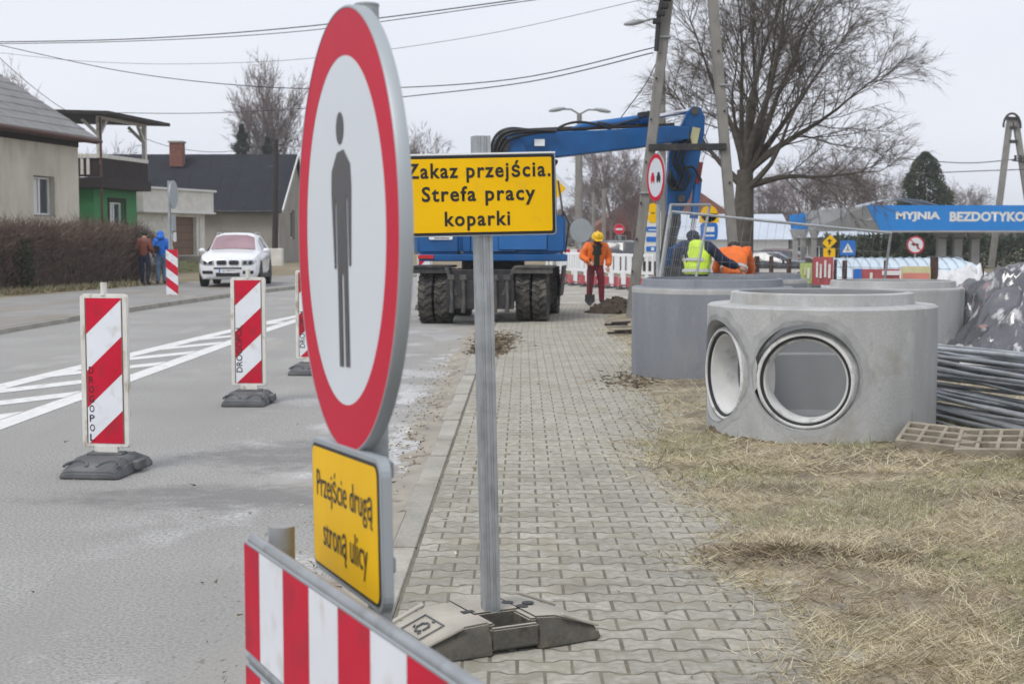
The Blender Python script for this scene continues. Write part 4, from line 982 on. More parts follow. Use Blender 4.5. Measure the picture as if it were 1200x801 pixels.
# ------------------------------------------------------------------ people
def person(label, loc, rz, pose=None, skinr=None, top=None, bottom=None, shoes=None, hat=None, hair=None, vest=None, open_front=None, bag=None, stripes=None, bands=None, hood=False):
    t = thing('person', label, 'person', loc, rz)
    P = dict(pel=(0, 0, .94), sp=(0, 0, 1.12), ch=(0, .0, 1.33), nk=(0, .0, 1.48), hd=(0, -.02, 1.60), ht=(0, -.02, 1.69),
             sL=(-.17, 0, 1.41), eL=(-.235, .02, 1.14), wL=(-.25, -.06, .90), sR=(.17, 0, 1.41), eR=(.235, .02, 1.14), wR=(.25, -.06, .90),
             hL=(-.09, 0, .90), kL=(-.10, -.02, .49), aL=(-.105, .02, .09), tL=(-.12, -.15, .035), hR=(.09, 0, .90), kR=(.10, -.02, .49), aR=(.105, .02, .09), tR=(.12, -.15, .035))
    P.update(pose or {}); P = {k: V(v) for k, v in P.items()}
    keys = list(P); ix = {k: i for i, k in enumerate(keys)}
    E = [('pel', 'sp'), ('sp', 'ch'), ('ch', 'nk'), ('nk', 'hd'), ('hd', 'ht'), ('ch', 'sL'), ('sL', 'eL'), ('eL', 'wL'), ('ch', 'sR'), ('sR', 'eR'), ('eR', 'wR'), ('pel', 'hL'), ('hL', 'kL'), ('kL', 'aL'), ('aL', 'tL'), ('pel', 'hR'), ('hR', 'kR'), ('kR', 'aR'), ('aR', 'tR')]
    RAD = dict(pel=(.155, .115), sp=(.145, .11), ch=(.17, .115), nk=.055, hd=(.088, .10), ht=(.07, .08), sL=.075, sR=.075, eL=.05, eR=.05, wL=.036, wR=.036, hL=.102, hR=.102, kL=.076, kR=.076, aL=.058, aR=.058, tL=.042, tR=.042)
    def dseg(p, a, b):
        ab = b - a; u = max(0, min(1, (p - a).dot(ab) / max(ab.length_squared, 1e-9))); return (p - a - ab * u).length
    zone = {('nk', 'hd'): 0, ('hd', 'ht'): 0, ('eL', 'wL'): 1, ('eR', 'wR'): 1, ('aL', 'tL'): 3, ('aR', 'tR'): 3, ('hL', 'kL'): 2, ('kL', 'aL'): 2, ('hR', 'kR'): 2, ('kR', 'aR'): 2, ('pel', 'hL'): 2, ('pel', 'hR'): 2}
    def matf(c):
        e = min(E, key=lambda e: dseg(c, P[e[0]], P[e[1]])); return zone.get(e, 1)
    body = skin('body', [P[k] for k in keys], [(ix[a], ix[b]) for a, b in E], [RAD[k] for k in keys], [skinr or m_skin, top, bottom, shoes or m_blackc], t, 2, matf)
    # hands with five fingers, curled
    hb_ = MB()
    for s, w_, e_ in ((-1, 'wL', 'eL'), (1, 'wR', 'eR')):
        d = (P[w_] - P[e_]).normalized(); sd_ = d.cross(V((0, 1, .2))).normalized(); nn = sd_.cross(d)
        c = P[w_] + d * .05
        hb_.ball(c, (.042, .020, .052), 8, 6, Matrix((sd_, nn, d)).transposed().to_4x4())
        for f in range(4):
            o = P[w_] + d * .09 + sd_ * (f - 1.5) * .020; L_ = (.062, .075, .078, .066)[f]
            hb_.tube([o, o + d * L_ * .5 - nn * .008, o + d * L_ * .75 - nn * .032], [.010, .009, .007], 5)
        o = P[w_] + d * .035 - sd_ * .036 * s; hb_.tube([o, o - sd_ * .022 * s + d * .03 - nn * .01, o - sd_ * .022 * s + d * .06 - nn * .02], [.012, .010, .008], 5)
    hb_.build('hand', skinr or m_skin, t, smooth=60)
    up = (P['ht'] - P['nk']).normalized()
    fw = V((0, -1, 0)); fw = (fw - up * fw.dot(up)).normalized(); sd_ = fw.cross(up)
    Q = Matrix((sd_, -fw, up)).transposed().to_4x4(); hc = P['hd']
    fb_ = MB(); fb_.ball(hc + fw * .095 - up * .012, (.014, .020, .024), 6, 5, Q)
    for s in (-1, 1): fb_.ball(hc + sd_ * s * .088 + up * -.01, (.014, .022, .034), 6, 5, Q)
    fb_.build('face_relief', skinr or m_skin, t, smooth=60)
    fb_ = MB()
    for s in (-1, 1): fb_.ball(hc + fw * .088 + sd_ * s * .032 + up * .012, (.012, .008, .007), 6, 4, Q)
    fb_.ball(hc + fw * .088 - up * .052, (.024, .008, .006), 6, 4, Q); fb_.build('eyes_and_mouth', m_hair, t, smooth=60)
    if hair:
        b = MB(); b.ball(hc + up * .035 - fw * .018, (.097, .108, .098), 14, 10, Q); b.build('hair', hair, t, smooth=60)
    if hat == 'helmet':
        b = MB(Matrix.Translation(hc + up * .045) @ Q)
        b.lathe([(.130, -.004), (.129, .004), (.120, .012), (.116, .05), (.095, .092), (.058, .116), (.0, .124)], 24); b.box((0, 0, .105), (.03, .16, .05)); b.add([(-.09, -.10, .004), (.09, -.10, .004), (.06, -.165, -.010), (-.06, -.165, -.010)], [(0, 1, 2, 3)])
        b.build('helmet', m_helmet, t, smooth=40)
    def garment(name, mat, fat, legs=False, arms=True, waist=0, mf=None):
        ks = ['sp', 'pel', 'ch', 'nk', 'sL', 'sR'] + (['eL', 'wL', 'eR', 'wR'] if arms else [])
        pts = {k: P[k].copy() for k in ks}; pts['pel'] = P['pel'] + (P['pel'] - P['sp']).normalized() * waist
        if arms:
            for a, b_ in (('wL', 'eL'), ('wR', 'eR')): pts[a] = P[a] - (P[a] - P[b_]).normalized() * .02
        pts['nk'] = P['ch'].lerp(P['nk'], .75)
        ed = [('pel', 'sp'), ('sp', 'ch'), ('ch', 'nk'), ('ch', 'sL'), ('ch', 'sR')] + ([('sL', 'eL'), ('eL', 'wL'), ('sR', 'eR'), ('eR', 'wR')] if arms else [])
        i2 = {k: i for i, k in enumerate(ks)}
        def rr(k):
            r_ = RAD[k]; a = r_ if isinstance(r_, tuple) else (r_, r_); e = fat + (.014 if k in ('eL', 'wL', 'eR', 'wR') else .022 if k == 'nk' else 0); return (a[0] + e, a[1] + e)
        return skin(name, [pts[k] for k in ks], [(i2[a], i2[b_]) for a, b_ in ed], [rr(k) for k in ks], mat, t, 2, mf)
    if top is not None and hood is not None: jk = garment('jacket', top, .022, waist=.03)
    if vest is not None:
        vs_ = garment('vest', [vest, open_front] if open_front else vest, .042, arms=False, waist=.02, mf=(lambda c: 1 if abs(c.x) < .085 and c.y < P['ch'].y - .02 else 0) if open_front else None)
        b = MB()
        ax = (P['ch'] - P['pel']).normalized(); side = V((1, 0, 0)); dp = ax.cross(side)
        for f in (() if open_front else bands or (.25, .75)):
            c = P['pel'].lerp(P['ch'], f); n = 20; vs = []
            for i in range(n):
                a = 2 * math.pi * i / n
                for h_ in (-.025, .025): vs.append(c + side * math.cos(a) * .208 + dp * math.sin(a) * .172 + ax * h_)
            b.add(vs, [(2 * i, 2 * ((i + 1) % n), 2 * ((i + 1) % n) + 1, 2 * i + 1) for i in range(n)])
        if b.v: b.build('reflective_band', m_refl, vs_, smooth=60)
    if hood:
        b = MB(); b.ball(P['nk'] + V((0, .07, .03)), (.13, .09, .10), 12, 8); b.ball(hc + up * .02 - fw * .012, (.112, .118, .125), 14, 10, Q); b.build('hood', top, t, smooth=60)
    return t
def foot_pt(px, py, z): return gnd(px, py, z)
# two men walking away past the hedge
p = foot_pt(170, 334, .09)
person('man in a red brown leather jacket and dark trousers walking past the hedge', (p.x, p.y, .09), R(168),
       dict(hd=(0, -.06, 1.58), ht=(0, -.07, 1.67), eL=(-.25, .05, 1.15), wL=(-.22, -.16, 1.02), eR=(.25, .05, 1.15), wR=(.22, -.16, 1.02), kL=(-.10, -.08, .49), aL=(-.105, .05, .09), tL=(-.11, -.12, .035), aR=(.105, -.03, .09), tR=(.11, -.2, .035)),
       top=m_leather, bottom=m_navy, hair=m_hair)
p = foot_pt(189, 333, .09)
bm2 = person('man in a bright blue hooded jacket and jeans beside the leather jacket', (p.x, p.y, .09), R(195),
       dict(hd=(0, -.05, 1.58), ht=(0, -.06, 1.67), kL=(-.10, -.12, .50), aL=(-.11, -.10, .09), tL=(-.12, -.26, .035), kR=(.10, .0, .50), aR=(.11, .14, .10), tR=(.12, .0, .035), wL=(-.22, -.2, 1.0), wR=(.23, -.15, .95)),
       top=m_bluej, bottom=m_jeans, hood=True)
bgp = thing('shoulder_bag', 'small black shoulder bag on the back of the blue jacket', 'bag', (p.x - .08, p.y - .24, .09 + 1.12), R(15))
b = MB(); b.box((0, 0, 0), (.21, .10, .23)); b.build('bag_body', m_blackc, bgp, bevel=.03, seg=2, smooth=50)
b = MB(); b.tube([(-.08, -.0, .1), (.02, -.02, .22), (.16, .04, .33), (.22, .16, .37)], .014, 6); b.build('strap', m_blackc, bgp)
# worker with a shovel
p = foot_pt(698, 357.5, .05)
wk = person('worker in an orange vest, yellow helmet and dark red trousers leaning on a shovel', (p.x, p.y, .05), R(8),
       dict(pel=(0, .06, .95), sp=(0, .04, 1.13), ch=(0, -.03, 1.34), nk=(0, -.08, 1.47), hd=(.0, -.16, 1.565), ht=(0, -.19, 1.65), sL=(-.19, -.02, 1.40), eL=(-.30, -.02, 1.14), wL=(-.17, -.22, 1.02), sR=(.19, -.02, 1.40), eR=(.28, .02, 1.13), wR=(.24, -.10, .90), hL=(-.09, .06, .9), hR=(.09, .06, .9), aL=(-.14, .02, .09), aR=(.13, .02, .09), kL=(-.12, .0, .49), kR=(.12, .0, .49), tL=(-.17, -.14, .035), tR=(.17, -.13, .035)),
       top=m_orange, bottom=m_maroon, hat='helmet', vest=m_orange, open_front=m_dgreen, bands=(.22,))
wk.scale = (1.10, 1.08, .97)
sh = thing('shovel', 'long handled shovel held upright by the worker in the orange vest', 'shovel', (p.x - .15, p.y - .30, .05))
b = MB(); b.tube([(0, .02, .12), (.01, .04, 1.08)], .017, 8); b.build('handle', m_wood, sh)
b = MB(); b.add([(-.11, 0, .26), (.11, 0, .26), (.115, -.02, .10), (0, -.03, .0), (-.115, -.02, .10), (0, .02, .25), (0, .0, .10)], [(0, 5, 6, 4), (5, 1, 2, 6), (6, 2, 3), (4, 6, 3)]); b.build('blade', m_dark, sh)
# two workers behind the rings
p = at(816, 318, 24.2)
person('worker in a lime yellow vest over dark blue, seen from behind the dark ring', (p.x, 24.2, .02), R(165),
       dict(hd=(.06, -.16, 1.52), ht=(.08, -.20, 1.59), nk=(.02, -.08, 1.44), ch=(0, -.03, 1.30), eR=(-.0 + .33, -.05, 1.18), wR=(.18, -.30, 1.05), sL=(-.19, 0, 1.38), eL=(-.36, -.06, 1.16), wL=(-.60, -.18, 1.03)),
       top=m_navy, bottom=m_navy, vest=m_lime, hair=m_navy, bands=(.12, .62)).scale = (1.18, 1.1, 1.03)
p = at(860, 318, 24.6)
person('worker in an orange jacket bending down behind the concrete pole', (p.x, 24.6, .0), R(172),
       dict(pel=(0, .12, .92), sp=(0, .06, 1.08), ch=(0, -.06, 1.24), nk=(0, -.18, 1.34), hd=(0, -.28, 1.36), ht=(0, -.36, 1.38), sL=(-.18, -.08, 1.31), sR=(.18, -.08, 1.31), eL=(-.25, -.30, 1.02), wL=(-.2, -.40, .80), eR=(.25, -.30, 1.02), wR=(.2, -.40, .80), hL=(-.09, .15, .88), hR=(.09, .15, .88)),
       top=m_orange, bottom=m_orange, vest=m_orange, hair=m_hair, bands=(.35,)).scale = (1.15, 1.05, 1.03)

# ------------------------------------------------------------------ cars
def wheel_meshes(r, w_):
    q = Matrix.Rotation(R(90), 4, 'Y')
    b = MB(q); b.lathe([(r * .62, -w_ * .45), (r * .75, -w_ * .5), (r * .93, -w_ * .48), (r, -w_ * .36), (r, w_ * .36), (r * .93, w_ * .48), (r * .75, w_ * .5), (r * .62, w_ * .45)], 32); ty_ = b.build('wheel', m_blackrub, smooth=40)
    b = MB(q)
    for s in (-1, 1):
        b.lathe([(r * .63, s * w_ * .46), (r * .58, s * w_ * .42), (r * .56, s * w_ * .30)], 28); b.lathe([(r * .16, s * w_ * .44), (0, s * w_ * .45)], 14)
        for k in range(5):
            a = R(72 * k); b.bar((r * .12 * math.cos(a), r * .12 * math.sin(a), s * w_ * .42), (r * .6 * math.cos(a), r * .6 * math.sin(a), s * w_ * .40), r * .11, w_ * .08)
    rm_ = b.build('rim', m_alloy, smooth=40)
    d = ty_.data, rm_.data; bpy.data.objects.remove(ty_); bpy.data.objects.remove(rm_); return d
CW = wheel_meshes(.36, .23)
def car(label, loc, rz, paint, wind, cat='car', name='parked_car', low=1.0, plate=None, group=None, detail=True):
    t = thing(name, label, cat, loc, rz, group)
    #      y     zb   wb   w1   z1   w2   z2   w3   zb2  w4   z4   w5   z5
    S = [(-2.28, .34, .60, .70, .45, .72, .60, .66, .74, .50, .79, .30, .80),
         (-2.22, .26, .74, .82, .44, .84, .64, .76, .84, .58, .885, .34, .895),
         (-2.05, .23, .80, .89, .44, .90, .68, .82, .91, .64, .96, .36, .975),
         (-1.70, .22, .82, .915, .46, .92, .74, .845, .965, .68, 1.025, .38, 1.045),
         (-1.05, .22, .83, .92, .48, .925, .80, .865, 1.03, .72, 1.085, .40, 1.11),
         (-.95, .22, .83, .92, .48, .925, .80, .87, 1.04, .735, 1.10, .40, 1.125),
         (-.22, .22, .83, .92, .48, .925, .82, .875, 1.06, .625, 1.53, .38, 1.605),
         (.30, .22, .83, .92, .48, .925, .83, .88, 1.07, .635, 1.585, .40, 1.655),
         (.95, .22, .83, .92, .48, .925, .84, .88, 1.09, .635, 1.58, .40, 1.65),
         (1.55, .22, .83, .915, .48, .92, .85, .875, 1.12, .615, 1.54, .39, 1.61),
         (1.95, .25, .80, .90, .48, .905, .86, .85, 1.13, .585, 1.45, .37, 1.53),
         (2.18, .28, .76, .87, .50, .875, .85, .80, 1.10, .66, 1.13, .36, 1.15),
         (2.27, .34, .66, .78, .52, .78, .80, .70, 1.0, .52, 1.03, .30, 1.04)]
    def prof(s):
        y = s[0]; pts = [(s[2], s[1]), (s[3], s[4]), (s[5], s[6]), (s[7], s[8]), (s[9], s[10]), (s[11], s[12])]
        rt = [(x, y, (z if z < .9 else .9 + (z - .9) * low)) for x, z in pts]
        return rt, [(0, y, rt[-1][2] + (.012 if s[12] > 1.2 else .015))], [(-x, y, z) for x, y, z in reversed(rt)], [(0, y, s[1])]
    secs = []
    for s in S: a, b_, c_, d_ = prof(s); secs.append(a + b_ + c_ + d_)
    b = MB(); loft(b, secs); body = b.build('body', paint, t, smooth=38)
    def Z(z): return z if z < .9 else .9 + (z - .9) * low
    from mathutils.bvhtree import BVHTree
    bt = BVHTree.FromPolygons([v.co.copy() for v in body.data.vertices], [tuple(p.vertices) for p in body.data.polygons])
    def front(name, poly, m, off=.010, par=None):
        """panel laid on the nose of the car: outline in x,z"""
        n = len(poly); rim = [V((poly[i][0] + (poly[(i + 1) % n][0] - poly[i][0]) * k / 4, 0, poly[i][1] + (poly[(i + 1) % n][1] - poly[i][1]) * k / 4)) for i in range(n) for k in range(4)]
        c = sum(rim, V()) / len(rim); vs = []; N = len(rim)
        for f in (1.0, .66, .33):
            for p in rim: vs.append(c.lerp(p, f))
        vs.append(c); out = []
        for p in vs:
            h = bt.ray_cast(V((p.x, -4, Z(p.z))), V((0, 1, 0)))[0]
            out.append(V((p.x, (h.y if h else -2.0) - off, Z(p.z))))
        fs = [(r_ * N + i, r_ * N + (i + 1) % N, (r_ + 1) * N + (i + 1) % N, (r_ + 1) * N + i) for r_ in (0, 1) for i in range(N)] + [(2 * N + i, 2 * N + (i + 1) % N, 3 * N) for i in range(N)]
        k = len(out); out += [p + V((0, off + .02, 0)) for p in out[:N]]; fs += [(i, k + i, k + (i + 1) % N, (i + 1) % N) for i in range(N)]
        b = MB(); b.add(out, fs); return b.build(name, m, par or t, smooth=40)
    def quad(name, pts, m, par=t, off=.004):
        p_ = [V(x) for x in pts]; n = (p_[1] - p_[0]).cross(p_[2] - p_[0]).normalized(); c = sum(p_, V()) / len(p_)
        if n.dot(c - V((0, .3, .9))) < 0: n = -n
        b = MB(); k = len(p_); b.add([q + n * off for q in p_] + [q - n * .01 for q in p_], [tuple(range(k)), tuple(range(2 * k - 1, k - 1, -1))] + [(i, (i + 1) % k, k + (i + 1) % k, k + i) for i in range(k)])
        return b.build(name, m, par)
    # windscreen follows the loft between the cowl and the roof
    b = MB(); vs = []
    for i in range(7):
        f = .04 + .88 * i / 6; a, c = S[5], S[6]
        wl, wl2 = a[9] + (c[9] - a[9]) * f, a[11] + (c[11] - a[11]) * f
        y = a[0] + (c[0] - a[0]) * f; z4, z5 = Z(a[10] + (c[10] - a[10]) * f), Z(a[12] + (c[12] - a[12]) * f)
        for x, z in ((-wl * .95, z4 + .004), (-wl2, z5), (0, z5 + .012), (wl2, z5), (wl * .95, z4 + .004)): vs.append((x, y - .016, z + .018))
    b.add(vs, [(5 * i + k, 5 * i + k + 1, 5 * i + k + 6, 5 * i + k + 5) for i in range(6) for k in range(4)]); b.build('windscreen', wind, t, smooth=60)
    b = MB(); vs = []
    for i in range(4):
        f = .12 + .7 * i / 3; a, c = S[10], S[11]
        y = a[0] + (c[0] - a[0]) * f; w5 = a[9] * .92; z5 = Z(a[12] + (c[12] - a[12]) * f); vs += [(-w5, y + .012, z5 - .03), (0, y + .014, z5 + .012), (w5, y + .012, z5 - .03)]
    b.add(vs, [(3 * i + k, 3 * i + k + 1, 3 * i + k + 4, 3 * i + k + 3) for i in range(3) for k in (0, 1)]); b.build('rear_window', m_glass, t, smooth=60)
    for s in (-1, 1):
        def side(y, f):   # point on the side glass plane, f 0 belt 1 roof
            for A, B in zip(S[5:], S[6:]):
                if A[0] <= y <= B[0]:
                    u = (y - A[0]) / (B[0] - A[0]); g_ = lambda i: A[i] + (B[i] - A[i]) * u
                    return V((s * (g_(7) + (g_(9) - g_(7)) * f), y, Z(g_(8) + (g_(10) - g_(8)) * f)))
        for a_, b__ in ((-.70, .28), (.36, 1.12), (1.20, 1.72)):
            f0 = .93 if a_ > -.5 else .36
            quad('side_window', [side(a_, .06), side(b__, .06), side(b__, .86), side(a_ + (.36 if a_ < -.5 else .02), .86 if a_ > -.5 else .80)], m_glass)
        hl_ = front('headlamp', [(s * x, z) for x, z in ((.42, .665), (.70, .665), (.84, .72), (.85, .79), (.72, .83), (.42, .815))], m_lamp, .012)
        for cx_, r__ in ((.52, .062), (.68, .062)): front('lamp_lens', [(s * cx_ + r__ * math.cos(R(a)), .742 + r__ * math.sin(R(a))) for a in range(0, 360, 45)], m_dark, .016, hl_)
        front('fog_lamp_surround', [(s * .44, .40), (s * .76, .40), (s * .78, .50), (s * .46, .50)], m_blackrub, .010)
        b = MB(); b.lathe([(.045, 0), (.04, .012), (0, .016)], 14); 
        b.v = [(s * .60 + x, -2.262 - z, .45 + y) for x, y, z in b.v]; b.build('fog_lamp', m_lamp, t, smooth=50)
        b = MB(); b.ball((s * 1.0, -.66, Z(1.10)), (.105, .07, .075), 10, 8); b.bar((s * .86, -.64, Z(1.05)), (s * .95, -.65, Z(1.07)), .04, .06); b.build('mirror', paint, t, smooth=50)
        for y in (-1.42, 1.38):
            b = MB(Matrix.Translation((s * .905, y, .40)) @ Matrix.Rotation(R(90), 4, 'Y')); b.lathe([(.405, -.02), (.405, .0225 if s > 0 else -.0225), (0, .0225 if s > 0 else -.0225), (0, -.02)], 28); b.build('wheel_arch', m_blackrub, t, smooth=40)
            o = link('wheel', CW[0], t); o.location = (s * .82, y, .36); link('rim', CW[1], o)
        b = MB(); b.tube([(s * .60, -.12, Z(1.60)), (s * .60, 0, Z(1.655)), (s * .60, 1.5, Z(1.64)), (s * .59, 1.62, Z(1.57))], .018, 6); b.build('roof_rail', m_galv if detail else paint, t)
        b = MB()
        for y in (.32, 1.16): b.box((s * .926, y, .78), (.004, .006, .50))
        b.box((s * .93, .16, .84), (.02, .16, .03)); b.box((s * .93, .98, .86), (.02, .16, .03)); b.build('door_seam', m_dark, t)
        b = MB(); b.box((s * .926, 0, .31), (.012, 2.0, .13)); b.build('sill', m_dark, t)
    # twin kidney shaped grille openings, bumper bars, plate
    for s in (-1, 1):
        k1 = front('grille', [(s * .185 + x, .745 + z) for x, z in rrect(.325, .175, .06, 4)], m_chrome, .014)
        front('grille_opening', [(s * .185 + x, .745 + z) for x, z in rrect(.29, .14, .05, 4)], m_blackrub, .022, k1)
    front('bumper_slot', [(-.42, .55), (.42, .55), (.42, .60), (-.42, .60)], m_blackrub); front('bumper_slot', [(-.36, .32), (.36, .32), (.36, .44), (-.36, .44)], m_blackrub)
    b = MB(); b.box((0, -2.225, .27), (1.25, .08, .06)); b.build('skid_plate', m_galv2, t, bevel=.01)
    b = MB(); b.box((0, -2.298, .49), (.54, .015, .115)); pl = b.build('number_plate', m_white, t)
    if plate:
        text_mesh(plate, m_black, pl, Matrix.Translation((.03, -2.307, .49)) @ UPR, .40, .07, .012)
        b = MB(); b.box((-.245, -2.306, .49), (.045, .002, .11)); b.build('plate_strip', m_signblue, pl)
    b = MB(Matrix.Translation((0, -2.205, .885)) @ Matrix.Rotation(R(50), 4, 'X')); b.lathe([(.042, 0), (.042, .006), (0, .007)], 18); bd_ = b.build('round_emblem', m_black, t)
    b = MB(Matrix.Translation((0, -2.205, .885)) @ Matrix.Rotation(R(50), 4, 'X'))
    for k in (0, 2): b.flat([(0, 0)] + [(.03 * math.cos(R(90 * k + i * 15)), .03 * math.sin(R(90 * k + i * 15))) for i in range(7)], .008)
    b.build('blue_quarter', m_signblue, bd_)
    b = MB(Matrix.Translation((0, -2.205, .885)) @ Matrix.Rotation(R(50), 4, 'X'))
    for k in (1, 3): b.flat([(0, 0)] + [(.03 * math.cos(R(90 * k + i * 15)), .03 * math.sin(R(90 * k + i * 15))) for i in range(7)], .008)
    b.build('white_quarter', m_white, bd_)
    return t
p = gnd(264, 336, .09)
car('white off-road car with a pinkish windscreen parked on the pavement by the garage', (p.x - .02, p.y + 2.0, .09), R(4), m_carw, m_pinkgl, plate='SJ 49771')
car('dark parked car beyond the plastic barriers', (at(742, 300, 62).x, 62, -.05), R(80), m_card, m_glass, low=.85, detail=False)
car('small dark car parked by the white building', (at(906, 312, 74).x, 74, -.62), R(70), m_card, m_glass, low=.8, detail=False)
car('red tailed dark car parked under the car wash end', (at(926, 312, 88).x, 88, -.62), R(60), M('dark_red_car_paint', (.07, .015, .018), .3, coat=.5), m_glass, low=.8, detail=False)
# ------------------------------------------------------------------ roadside: poles, signs, lamps, fences
def pole_px(name, label, cat, legs, Y, r0, r1, mat, extra=None, group=None):
    base = at(legs[0][0][0], legs[0][0][1], Y); base.z = 0
    t = thing(name, label, cat, base, 0, group); inv = Matrix.Translation(-base)
    for (a, c) in legs:
        p, q = at(a[0], a[1], Y), at(c[0], c[1], Y); d = (p - q) / (p.z - q.z)
        p = p - d * (p.z + .3); b = MB(inv); b.bar(p, q, r0, r0 * 1.15)
        b.v[:] = b.v; b.build('leg', mat, t, bevel=.02)
    return t, inv
ap, inv = pole_px('concrete_pole', 'tall A-shaped concrete pole with two leaning legs between the worker and the bare tree', 'utility pole', (((739, 374), (784, -8)), ((866, 374), (834.5, -8))), 27.7, .165, .16, m_polec)
b = MB(inv); p, q = at(784, -8, 27.7), at(834.5, -8, 27.7); mid = (p + q) / 2 + V((0, 0, 3.2)); b.bar(p, mid, .16, .18); b.bar(q, mid + V((.15, 0, 0)), .16, .18); b.build('leg_top', m_polec, ap, bevel=.02)
b = MB(inv); b.bar(at(760, 173, 27.62), at(851, 172, 27.62), .13, .13); b.build('cross_beam', m_dark, ap, bevel=.01)
b = MB(inv)
for k in range(4): p = at(770 + k * 4.2, 25 - k * 9, 27.5); b.box(p, (.16, .14, .10))
b.tube([at(769, 60, 27.5), at(772, 20, 27.5), at(778, -10, 27.5)], .05, 6); b.build('cable_box', m_blackrub, ap, bevel=.01)
for (px, py) in ((779, 44), (757, 226), (850, 100)): b = MB(inv); p = at(px, py, 27.7); b.box(p, (.23, .26, .03)); b.build('steel_band', m_galv2, ap)
for px, py in ((741, 318), (746, 280), (751, 238), (757, 190), (763, 140), (769, 92), (861, 290), (855, 214), (849, 130), (842, 60)):
    b = MB(inv); p = at(px, py, 27.605); b.tube([p, p + V((0, -.02, 0))], .022, 8); b.build('bolt_hole', m_black, ap)
ap2, inv2 = pole_px('concrete_pole', 'distant A-shaped concrete pole rising behind the blue car wash sign', 'utility pole', (((1161.5, 314), (1184, 137)), ((1216, 314), (1189.5, 137))), 88, .30, .28, m_polec)
b = MB(inv2)
for z_, w_ in ((139, .5), (150, .3), (166, .35)): p = at(1186.5, z_, 88); b.box(p, (w_ * 1.4, .5, .18))
vs = [at(1186 + 10 * math.cos(R(a)), 148 - 15 * math.sin(R(a)), 87.7) for a in range(-10, 191, 15)]; b.tube(vs, .07, 6); b.build('cable_bracket', m_dark, ap2)
b = MB(inv2); b.bar(at(1186, 188, 87.8), at(1202, 190, 87.8), .07, .07)
for px in (1190, 1196, 1201): b.bar(at(px, 188, 87.8), at(px, 182, 87.8), .12, .12)
b.build('insulator_arm', m_dark, ap2)

def sign(name, label, px, py, Y, post_r, z_base, parts, group=None, rz=0.0, post_top=None, cat='road sign', post_mat=None):
    """post with faces; parts(T, root) adds them round the sign centre"""
    c = at(px, py, Y); t = thing(name, label, cat, (c.x, Y, z_base), rz, group)
    top = (c.z - z_base) + (post_top if post_top is not None else .3)
    b = MB(); b.tube([(0, .05, -.2), (0, .05, top)], post_r, 10); b.build('post', post_mat or m_galv2, t, smooth=40)
    parts(face_at(0, 0, c.z - z_base), t); return t
def disc_part(T, t, r, ring_m, field_m, ring_w, back=m_backgrey):
    b = MB(T); b.prism(circ(r, 40), -.02, 0); d = b.build('sign_disc', back, t)
    if field_m: b = MB(T); b.flat(circ(r - ring_w * .9, 40), .002); b.build('field', field_m, d)
    if ring_m: b = MB(); ringflat(b, r - ring_w, r - .004, .004, T, 40); b.build('ring', ring_m, d)
    return d
def rectm(T, t, name, x, y, w_, h_, m, z=.006, par=None):
    b = MB(T); b.flat([(x - w_ / 2, y - h_ / 2), (x + w_ / 2, y - h_ / 2), (x + w_ / 2, y + h_ / 2), (x - w_ / 2, y + h_ / 2)], z); return b.build(name, m, par or t)
def p_over(T, t):
    d = disc_part(T, t, .40, m_signred, m_signwhite, .075)
    for x, m in ((-.13, m_signred), (.13, m_black)):
        b = MB(T); b.flat([(x - .085, -.06), (x + .085, -.06), (x + .09, .02), (x + .06, .03), (x + .045, .085), (x - .045, .085), (x - .06, .03), (x - .09, .02)], .005)
        b.flat(circ(.025, 12, (x - .05, -.07)), .0055); b.flat(circ(.025, 12, (x + .05, -.07)), .0055); b.build('car_symbol', m, d)
sign('no_overtaking_sign', 'round no overtaking sign with a red and a black car, beside the leaning concrete pole', 768.5, 208, 24.0, .035, .04, p_over, rz=R(-74), post_top=.42)
def p_turn(T, t):
    d = disc_part(T, t, .36, m_signred, m_signwhite, .06)
    b = MB(T); b.flat([(.06, -.17), (.12, -.17), (.12, .06), (-.04, .06), (-.04, .12), (-.2, .03), (-.04, -.06), (-.04, 0), (.06, 0)], .005); b.build('bent_arrow', m_black, d)
    b = MB(T @ Matrix.Rotation(R(45), 4, 'Z')); b.flat([(-.022, -.30), (.022, -.30), (.022, .30), (-.022, .30)], .006); b.build('red_bar', m_signred, d)
sign('no_left_turn_sign', 'small round sign with a crossed out turning arrow under the blue car wash canopy', 1073, 287, 58, .04, -.6, p_turn)
sign('round_sign_back', 'grey back of a round road sign beyond the worker with the shovel', 681, 270, 50, .04, -.02, lambda T, t: disc_part(T, t, .42, None, m_backgrey, .02), rz=R(20))
def p_noentry(T, t):
    d = disc_part(T, t, .34, None, m_signred, .02); rectm(T, t, 'white_bar', 0, 0, .44, .11, m_signwhite, .006, d)
sign('no_entry_sign', 'tiny red no entry sign in front of the red roofed building', 725.5, 268.5, 90, .04, 0, p_noentry)
def p_prio(T, t):
    b = MB(T @ Matrix.Rotation(R(45), 4, 'Z')); b.prism(rrect(.76, .76, .05, 3), -.02, 0); d = b.build('diamond', m_signwhite, t)
    b = MB(T @ Matrix.Rotation(R(45), 4, 'Z')); b.flat(rrect(.50, .50, .02, 3), .003); b.build('yellow_centre', m_yellow, d)
sign('priority_road_sign', 'yellow and white diamond priority sign peeking out beside the yellow plate', 651, 221, 48, .035, 0, p_prio)
def p_left(T, t):
    b = MB(T @ Matrix.Translation((0, 0, .06))); b.prism(circ(.36, 40), -.012, .012); b.build('sign_disc', m_backgrey, t)
    b = MB(T); b.box((-.0, -.72, .06), (.30, .42, .02)); b.build('small_plate', m_backgrey, t, bevel=.004)
    b = MB(T); b.box((-.06, -1.08, .10), (.22, .24, .01)); b.build('white_notice', m_white, t)
p = gnd(204, 347, .09); Yl = p.y
